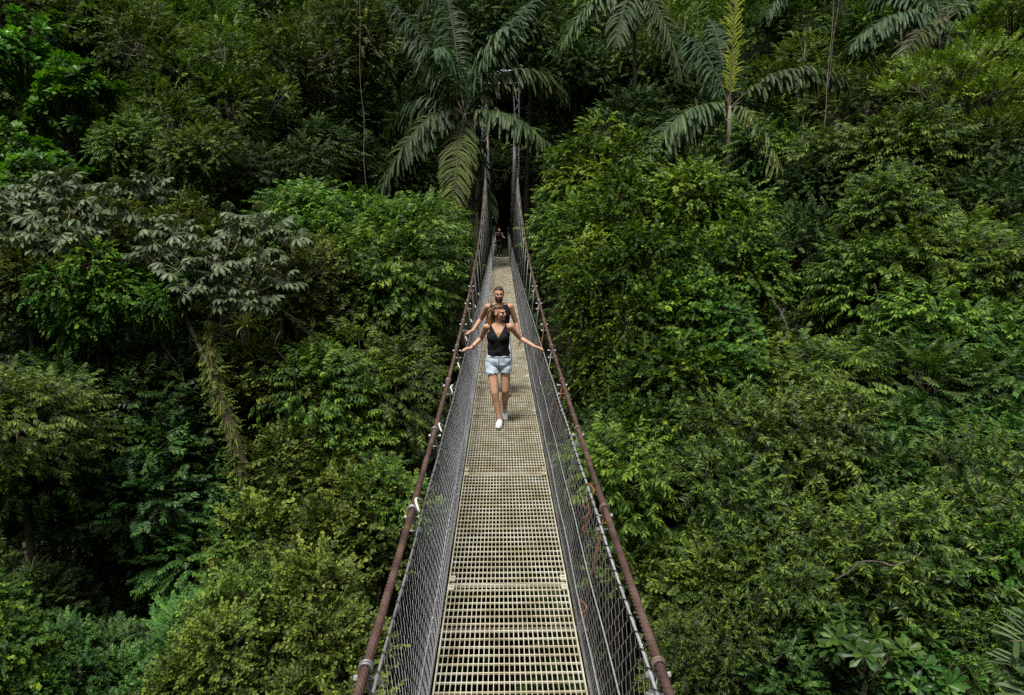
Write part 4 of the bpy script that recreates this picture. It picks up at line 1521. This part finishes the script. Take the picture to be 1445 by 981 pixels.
def shoe(parent, ankle, yaw, pitch, mat, L=.25, W=.088, solemat=None):
    """Low shoe: upper with a rounded toe and collar, on a thicker sole; heel below the ankle, toe towards -Y before yaw."""
    up, so_ = Geo(), Geo()
    secs = [(-.19, .012, .012, .030), (-.175, .7, .012, .05), (-.13, 1.0, .012, .062), (-.08, .98, .014, .075), (-.03, .84, .014, .098), (.01, .76, .014, .115), (.04, .74, .014, .118), (.058, .5, .014, .10), (.064, .05, .03, .08)]
    sides = 14
    th = np.arange(sides) / sides * 2 * np.pi
    for g, f0, f1, wz in ((up, .6, 1, 1.0), (so_, 0, .012, 1.1)):
        v, fs = [], []
        for y, w, z0, z1 in secs:
            a = W / 2 * w * wz
            zc, h = ((z0 + z1) / 2, (z1 - z0) / 2) if g is up else (.012, .013)
            co, si = np.cos(th), np.sin(th)
            v.append(np.stack([a * np.sign(co) * np.abs(co) ** .75, np.full(sides, y * L / .25), zc + h * np.sign(si) * np.abs(si) ** .75], 1))
        for i in range(len(secs) - 1):
            for k in range(sides):
                fs.append((i * sides + k, (i + 1) * sides + k, (i + 1) * sides + (k + 1) % sides, i * sides + (k + 1) % sides))
        fs.append(tuple(range(sides)))
        fs.append(tuple(reversed(range((len(secs) - 1) * sides, len(secs) * sides))))
        g.add(np.concatenate(v) - [0, 0, .09], fs)
    rot = (pitch, 0, yaw)
    o = link('shoe', up.mesh('shoe', mat, True, False), parent, ankle, rot)
    link('sole', so_.mesh('sole', solemat or mat, True, False), o)
    return o


def head_parts(g, hc, rot, s=1.0, jaw=1.0):
    T = lambda p: np.asarray(hc) + np.asarray(rot) @ (np.asarray(p, float) * s)
    e = lambda p, r: ball(g, T(p), np.array(r) * s, rot, 16, 12)
    e((0, .018, .022), (.073, .092, .094))
    e((0, -.028, -.048), (.056 * jaw, .062, .062))
    e((0, -.066, -.088), (.024 * jaw, .022, .02))
    for q in (-1, 1):
        e((q * .036, -.058, -.022), (.026, .027, .024))
        e((q * .074, .008, -.012), (.009, .02, .03))
        e((q * .03, -.077, .030), (.026, .013, .009))
    limb(g, [T((0, -.086, .018)), T((0, -.104, -.014)), T((0, -.108, -.024))], [.009 * s, .011 * s, .0125 * s], 8, 3)
    for q in (-1, 1):
        e((q * .012, -.094, -.027), (.009, .009, .008))


def face_parts(body, hc, rot, s, smile=True, beard=None):
    T = lambda p: np.asarray(hc) + np.asarray(rot) @ (np.asarray(p, float) * s)
    for q in (-1, 1):
        g = Geo()
        ball(g, T((q * .031, -.076, .006)), np.array([.0105, .009, .0040]) * s, rot)
        ew = link('eye', g.mesh('eye', M['eyew'], True, False), body)
        g = Geo()
        ball(g, T((q * .031, -.083, .006)), np.array([.0052, .005, .0052]) * s, rot)
        link('iris', g.mesh('iris', M['iris'], True, False), ew)
        g = Geo()
        limb(g, [T((q * .014, -.090, .027)), T((q * .032, -.088, .033)), T((q * .050, -.074, .026))], [.0026 * s, .003 * s, .002 * s], 6, 3)
        link('eyebrow', g.mesh('eyebrow', M['hair_d'], True, False), body)
    g = Geo()
    for z, dz in ((-.047, .0), (-.062, -.002)):
        limb(g, [T((-.026, -.076, -.049)), T((-.012, -.090, z)), T((.012, -.090, z)), T((.026, -.076, -.049))], [.003 * s, .0055 * s, .0055 * s, .003 * s], 6, 3)
    m = link('mouth', g.mesh('mouth', M['lip'], True, False), body)
    if smile:
        g = Geo()
        ball(g, T((0, -.085, -.0535)), np.array([.019, .007, .0055]) * s, rot)
        link('tooth_row', g.mesh('tooth_row', M['tooth'], True, False), m)


def figure(label, loc, J, s=1.0, broad=1.0, skin='skin', woman=True, yaw=0.0, tilt=0.0, rz_=0.0):
    root = tag(link('person', None, None, loc, (0, 0, rz_)), label, 'person')
    g = Geo()
    b = broad
    if woman:
        rings = [(0, .01, .825, .12, .085), (0, .012, .87, .168, .112), (0, .012, .93, .170, .112), (0, .005, 1.01, .136, .092), (0, 0, 1.08, .120, .082), (0, 0, 1.16, .130, .092), (0, 0, 1.25, .146, .102), (0, .004, 1.33, .150, .092), (0, .010, 1.385, .140, .070), (0, .014, 1.425, .095, .056), (0, .016, 1.46, .052, .05)]
    else:
        rings = [(0, .01, .84, .135, .095), (0, .012, .90, .165, .112), (0, .012, .97, .166, .112), (0, .005, 1.06, .156, .105), (0, 0, 1.15, .160, .108), (0, 0, 1.24, .160, .112), (0, 0, 1.33, .168, .118), (0, .004, 1.41, .168, .105), (0, .010, 1.465, .150, .080), (0, .014, 1.505, .105, .064), (0, .016, 1.545, .062, .06)]
    torso(g, rings)
    if woman:
        for q in (-1, 1):
            ball(g, (q * .068, -.078, 1.255), (.060, .052, .058))
    for q, k in ((-1, 'R'), (1, 'L')):
        sh, el, wr, fd, dn, cu = J['arm' + k]
        aw = (.047, .040, .036, .035, .025) if woman else (.055, .049, .041, .040, .029)
        sh, el, wr = map(np.array, (sh, el, wr))
        limb(g, [np.array([q * .09, .012, sh[2] - .005]), sh], [.05 if woman else .06, aw[0]])
        limb(g, [sh, sh * .5 + el * .5, el, el * .65 + wr * .35, wr], aw)
        hand(g, wr, fd, dn, .93 if woman else 1.05, J.get('thumb' + k, 1), cu)
        hp, kn, an = map(np.array, J['leg' + k])
        lw = (.082, .070, .053, .053, .034) if woman else (.088, .082, .060, .060, .040)
        limb(g, [hp, hp * .5 + kn * .5], lw[:2])
        limb(g, [hp * .5 + kn * .5, kn], [lw[1], lw[2]])
        cal = kn * .65 + an * .35 + np.array([0, .014, 0])
        limb(g, [kn, cal, an], [lw[2], lw[3], lw[4]])
        limb(g, [an, an + np.array([0, -.05, -.03])], [lw[4], .03])
    hc = np.array(J['head'])
    rot = rz(yaw) @ ry(tilt)
    neck0 = np.array([0, .018, rings[-2][2]])
    limb(g, [neck0, hc + rot @ np.array([0, .012, -.06])], [.053 if woman else .064, .048 if woman else .06])
    head_parts(g, hc, rot, .97 if woman else 1.03, .95 if woman else 1.1)
    me = solidify_voxel('body', g, .0048)
    me.materials.append(M[skin])
    body = link('body', me, root)
    return root, body, me, hc, rot


# --- the woman in front
wy = 9.45
wroot, wbody, wme, whc, wrot = figure(
    'smiling woman in black V-neck top, denim shorts and white sneakers walking with arms spread', (-.035, wy, float(deck_z(wy)) + .004), {
        'armR': ((-.168, .012, 1.40), (-.25, .16, 1.205), (-.385, .03, 1.095), (-1, -.25, -.12), (0, 0, -1), .45), 'thumbR': -1,
        'armL': ((.168, .012, 1.40), (.315, .12, 1.21), (.505, .02, 1.115), (1, -.2, -.22), (0, 0, -1), .35), 'thumbL': 1,
        'legR': ((-.096, .0, .87), (-.055, -.15, .485), (.015, -.15, .092)),
        'legL': ((.096, .01, .87), (.100, -.03, .485), (.085, .27, .135)),
        'head': (.012, -.012, 1.60)}, yaw=R(56), tilt=R(-5))
sp = shoe(wroot, (.015, -.15, .095), R(-6), R(-4), M['shoe'])
sp = shoe(wroot, (.085, .27, .125), R(4), R(20), M['shoe'])
face_parts(wbody, whc, wrot, .97)


def top_pred(c, n):
    x, y, z = np.abs(c[:, 0]), c[:, 1], c[:, 2]
    neck = np.where(y < .01, 1.262 + 1.75 * x, 1.36 + .9 * x)
    arm = np.where(z < 1.28, .172, .172 - .42 * (z - 1.28))
    ok = (z > 1.005) & (z < neck) & (x < arm)
    ok &= ~((z > 1.33) & (x > .128)) & (z < 1.462)
    return ok & ((x < .16) | (z > 1.22) | (x < .172))


def top_off(p, n):
    low = np.clip((1.27 - p[:, 2]) / .25, 0, 1)
    fold = .006 * np.sin(p[:, 0] * 60 + p[:, 2] * 25) * low + .004 * np.sin(p[:, 0] * 33 - p[:, 2] * 40)
    o = n * (.008 + .026 * low * (1 - .55 * np.clip((1.06 - p[:, 2]) / .06, 0, 1)) + fold)[:, None]
    return o


garment('tank_top', wme, top_pred, top_off, M['black_cloth'], wbody)


def shorts_pred(c, n):
    hem = .752 + .010 * np.sin(c[:, 0] * 210) * np.sin(c[:, 1] * 170 + 1)
    return (c[:, 2] > hem) & (c[:, 2] < 1.0) & (np.abs(c[:, 0]) < .21)


garment('shorts', wme, shorts_pred, lambda p, n: n * (.009 + .010 * np.clip((.86 - p[:, 2]) / .12, 0, 1) + .003 * np.sin(p[:, 0] * 33) * np.sin(p[:, 2] * 60))[:, None], M['denim'], wbody)
M['denim_d'] = solid_mat('dark_denim_seam', [(.3, (.16, .24, .34)), (.7, (.24, .33, .44))], 30, .85)
for nm_, f_ in (('fly', lambda c, n: (np.abs(c[:, 0] - .004) < .009) & (c[:, 1] < 0) & (c[:, 2] > .84) & (c[:, 2] < .985)), ('waistband', lambda c, n: (c[:, 2] > .972) & (c[:, 2] < .998) & (np.abs(c[:, 0]) < .21))):
    garment(nm_, wme, f_, lambda p, n: n * (.0135 + .003 * np.sin(p[:, 0] * 33) * np.sin(p[:, 2] * 60))[:, None], M['denim_d' if nm_ == 'fly' else 'denim'], wbody)
# frayed white hem threads
g = Geo()
for q, kn in ((-1, (-.080, -.055)), (1, (.098, -.005))):
    for i in range(70):
        a = random.uniform(0, 6.28)
        c = np.array([kn[0] + .090 * math.cos(a), kn[1] + .090 * math.sin(a), .762])
        tube(g, [c, c + [random.uniform(-.006, .006), random.uniform(-.006, .006), -random.uniform(.012, .03)]], .0018, 3)
link('frayed_hem', g.mesh('frayed_hem', M['white_cloth'], False, False), wbody)


def hair_pred(hc, rot, s, line=.045, nape=-.06):
    def f(c, n):
        l = (c - np.asarray(hc)) @ np.asarray(rot) / s
        d = np.linalg.norm(l, axis=1) < .15
        return d & (l[:, 2] > nape) & ((l[:, 2] > .076) & (l[:, 1] > -.066) | (l[:, 1] > .022 + .25 * np.clip(.03 - l[:, 2], 0, .1)) & (l[:, 2] > line - .07) | (l[:, 1] > .035)) & (l[:, 2] > nape + .5 * np.clip(.05 - l[:, 1], 0, .06))
    return f


wh_ = garment('hair', wme, hair_pred(whc, wrot, .97), lambda p, n: n * (.011 + .003 * np.sin(p[:, 2] * 160 + p[:, 0] * 120))[:, None], M['hair_m'], wbody, .006)
g = Geo()
hb = whc + wrot @ np.array([0, .105, .055])
ball(g, whc + wrot @ np.array([0, .10, .05]), .03)
for i in range(60):
    a = random.uniform(0, 6.28)
    o = np.array([math.cos(a), math.sin(a), 0]) * random.uniform(0, .05)
    e = np.array([-.118, .01, 1.60 - random.uniform(.16, .31)]) + o * 1.5
    m = hb + np.array([-.06, .03, .0]) + o * 1.1
    p_ = bezier(hb + o * .25, m, e, 12)
    p_[:, 0] += .010 * np.sin(np.linspace(0, 9, 12) + a) * np.linspace(0, 1, 12)
    p_[:, 1] += .010 * np.cos(np.linspace(0, 8, 12) + 2 * a) * np.linspace(0, 1, 12)
    tube(g, p_, np.linspace(.012, .003, 12), 6)
link('ponytail', g.mesh('ponytail', M['hair'], True, False), wh_)
g = Geo()
th = np.linspace(0, 2 * np.pi, 17)
w0 = np.array([-.365, .05, 1.105])
ax = np.array([-.15, -.12, -.08]) / .2
u1 = np.cross(ax, (0, 0, 1))
u1 /= np.linalg.norm(u1)
u2 = np.cross(ax, u1)
tube(g, w0 + .031 * (np.cos(th)[:, None] * u1 + np.sin(th)[:, None] * u2), .006, 6, cap=False)
link('bracelet', g.mesh('bracelet', M['bracelet'], True, False), wbody)
# thin necklace
# --- the man behind her
my = 11.15
mroot, mbody, mme, mhc, mrot = figure(
    'bearded man in black sleeveless shirt and white shorts walking behind the woman', (-.03, my, float(deck_z(my)) + .004), {
        'armR': ((-.190, .012, 1.465), (-.31, .14, 1.23), (-.425, -.06, 1.085), (-.75, -.6, -.18), (0, 0, -1), .4), 'thumbR': -1,
        'armL': ((.190, .012, 1.465), (.285, .06, 1.19), (.34, -.05, .96), (.10, -.25, -1), (-1, 0, 0), .5), 'thumbL': -1,
        'legR': ((-.09, .0, .90), (-.095, .0, .50), (-.10, .16, .11)),
        'legL': ((.09, .01, .90), (.115, -.08, .50), (.13, -.08, .095)),
        'head': (.0, -.02, 1.672)}, woman=False, skin='skin_b', yaw=R(4), tilt=0)
shoe(mroot, (-.10, .16, .105), R(-5), R(10), M['sandal'], .27, .095)
shoe(mroot, (.13, -.08, .095), R(8), 0, M['sandal'], .27, .095)
face_parts(mbody, mhc, mrot, 1.03)


def shirt_pred(c, n):
    x, y, z = np.abs(c[:, 0]), c[:, 1], c[:, 2]
    return (z > .98) & (z < np.where(y < .01, 1.465 + .35 * x, 1.50 + .2 * x)) & (x < np.where(z < 1.36, .185, .178 - .25 * (z - 1.36))) & (z < 1.545) & ~((z < 1.26) & (x > .2))


garment('sleeveless_shirt', mme, shirt_pred, lambda p, n: n * (.010 + .008 * np.clip((1.3 - p[:, 2]) / .3, 0, 1) + .004 * np.sin(p[:, 0] * 40 + p[:, 2] * 30))[:, None], M['black_cloth'], mbody)
garment('shorts', mme, lambda c, n: (c[:, 2] > .56) & (c[:, 2] < .99) & (np.abs(c[:, 0]) < .24), lambda p, n: n * (.010 + .022 * np.clip((.9 - p[:, 2]) / .3, 0, 1))[:, None], M['white_cloth'], mbody)
garment('hair', mme, hair_pred(mhc, mrot, 1.03), lambda p, n: n * .009, M['hair_d'], mbody, .005)


def beard_pred(c, n):
    l = (c - np.asarray(mhc)) @ np.asarray(mrot) / 1.03
    return (np.linalg.norm(l, axis=1) < .15) & (l[:, 2] < -.040) & (l[:, 2] > -.112) & (l[:, 1] < -.01) & ~((np.abs(l[:, 0]) < .024) & (l[:, 2] > -.066))


garment('beard', mme, beard_pred, lambda p, n: n * .004, M['hair_d'], mbody, .003)

# --- someone far back in the shade at the end of the bridge
fy = 42.0
froot, fbody, fme, fhc, frot = figure(
    'distant person in dark clothes standing in the shade at the far bridge end', (-.08, fy, float(deck_z(fy)) + .03), {
        'armR': ((-.168, .012, 1.40), (-.235, .05, 1.15), (-.22, -.05, .93), (0, -.3, -1), (1, 0, 0), .5), 'thumbR': -1,
        'armL': ((.168, .012, 1.40), (.23, -.02, 1.16), (.27, -.2, 1.17), (.4, -1, .1), (0, 0, -1), .5), 'thumbL': 1,
        'legR': ((-.085, .0, .87), (-.095, -.03, .485), (-.10, .02, .095)),
        'legL': ((.085, .01, .87), (.10, -.10, .485), (.11, -.05, .095)),
        'head': (.0, -.012, 1.60)}, yaw=R(20))
shoe(froot, (-.10, .02, .095), R(-5), 0, M['sandal'])
shoe(froot, (.11, -.05, .095), R(8), 0, M['sandal'])
garment('shirt', fme, lambda c, n: (c[:, 2] > .98) & (c[:, 2] < 1.43) & (np.abs(c[:, 0]) < .17), lambda p, n: n * .012, M['black_cloth'], fbody)
garment('trousers', fme, lambda c, n: (c[:, 2] > .13) & (c[:, 2] < 1.0) & (np.abs(c[:, 0]) < .2), lambda p, n: n * .014, M['black_cloth'], fbody)
garment('hair', fme, hair_pred(fhc, frot, .97), lambda p, n: n * .011, M['hair_d'], fbody, .006)
# ------------------------------------------------------------------ light: bright overcast
SUN_EL, SUN_AZ = R(70), R(210)        # azimuth clockwise from +Y: behind the camera, to its left
w = bpy.data.worlds.new('World')
SC.world = w
w.use_nodes = True
nt = w.node_tree
nt.nodes.clear()
sky = nt.nodes.new('ShaderNodeTexSky')
sky.sky_type = 'NISHITA'
sky.sun_disc = False
sky.sun_elevation = SUN_EL
sky.sun_rotation = SUN_AZ
sky.air_density = 1.0
sky.dust_density = 6.0
sky.ozone_density = .6
bg = nt.nodes.new('ShaderNodeBackground')
bg.inputs['Strength'].default_value = .05
wo = nt.nodes.new('ShaderNodeOutputWorld')
hs_ = nt.nodes.new('ShaderNodeHueSaturation')          # cloud cover: the sky's blue mostly greyed out
hs_.inputs['Saturation'].default_value = .3
nt.links.new(sky.outputs[0], hs_.inputs['Color'])
nt.links.new(hs_.outputs['Color'], bg.inputs['Color'])
nt.links.new(bg.outputs[0], wo.inputs['Surface'])
sd = bpy.data.lights.new('sun', 'SUN')
sd.energy = 1.5
sd.angle = R(10)
sd.color = (1.0, .95, .86)
so = bpy.data.objects.new('sun', sd)
COL.objects.link(so)
dirv = Vector((math.sin(SUN_AZ) * math.cos(SUN_EL), math.cos(SUN_AZ) * math.cos(SUN_EL), math.sin(SUN_EL)))
so.rotation_euler = (-dirv).to_track_quat('-Z', 'Y').to_euler()
so.location = dirv * 50

vs = SC.view_settings
SC.display_settings.display_device = 'sRGB'
vs.view_transform = 'Standard'
vs.look = 'None'
vs.gamma = 1
vs.use_curve_mapping = False
vs.exposure = 1.42
cy = SC.cycles
cy.max_bounces = 4
cy.diffuse_bounces = 2
cy.glossy_bounces = 2
cy.transmission_bounces = 3
cy.transparent_max_bounces = 4
cy.caustics_reflective = False
cy.caustics_refractive = False
cy.sample_clamp_indirect = 4
cy.use_adaptive_sampling = True
cy.adaptive_threshold = .01
cy.use_denoising = False
SC.render.use_persistent_data = False
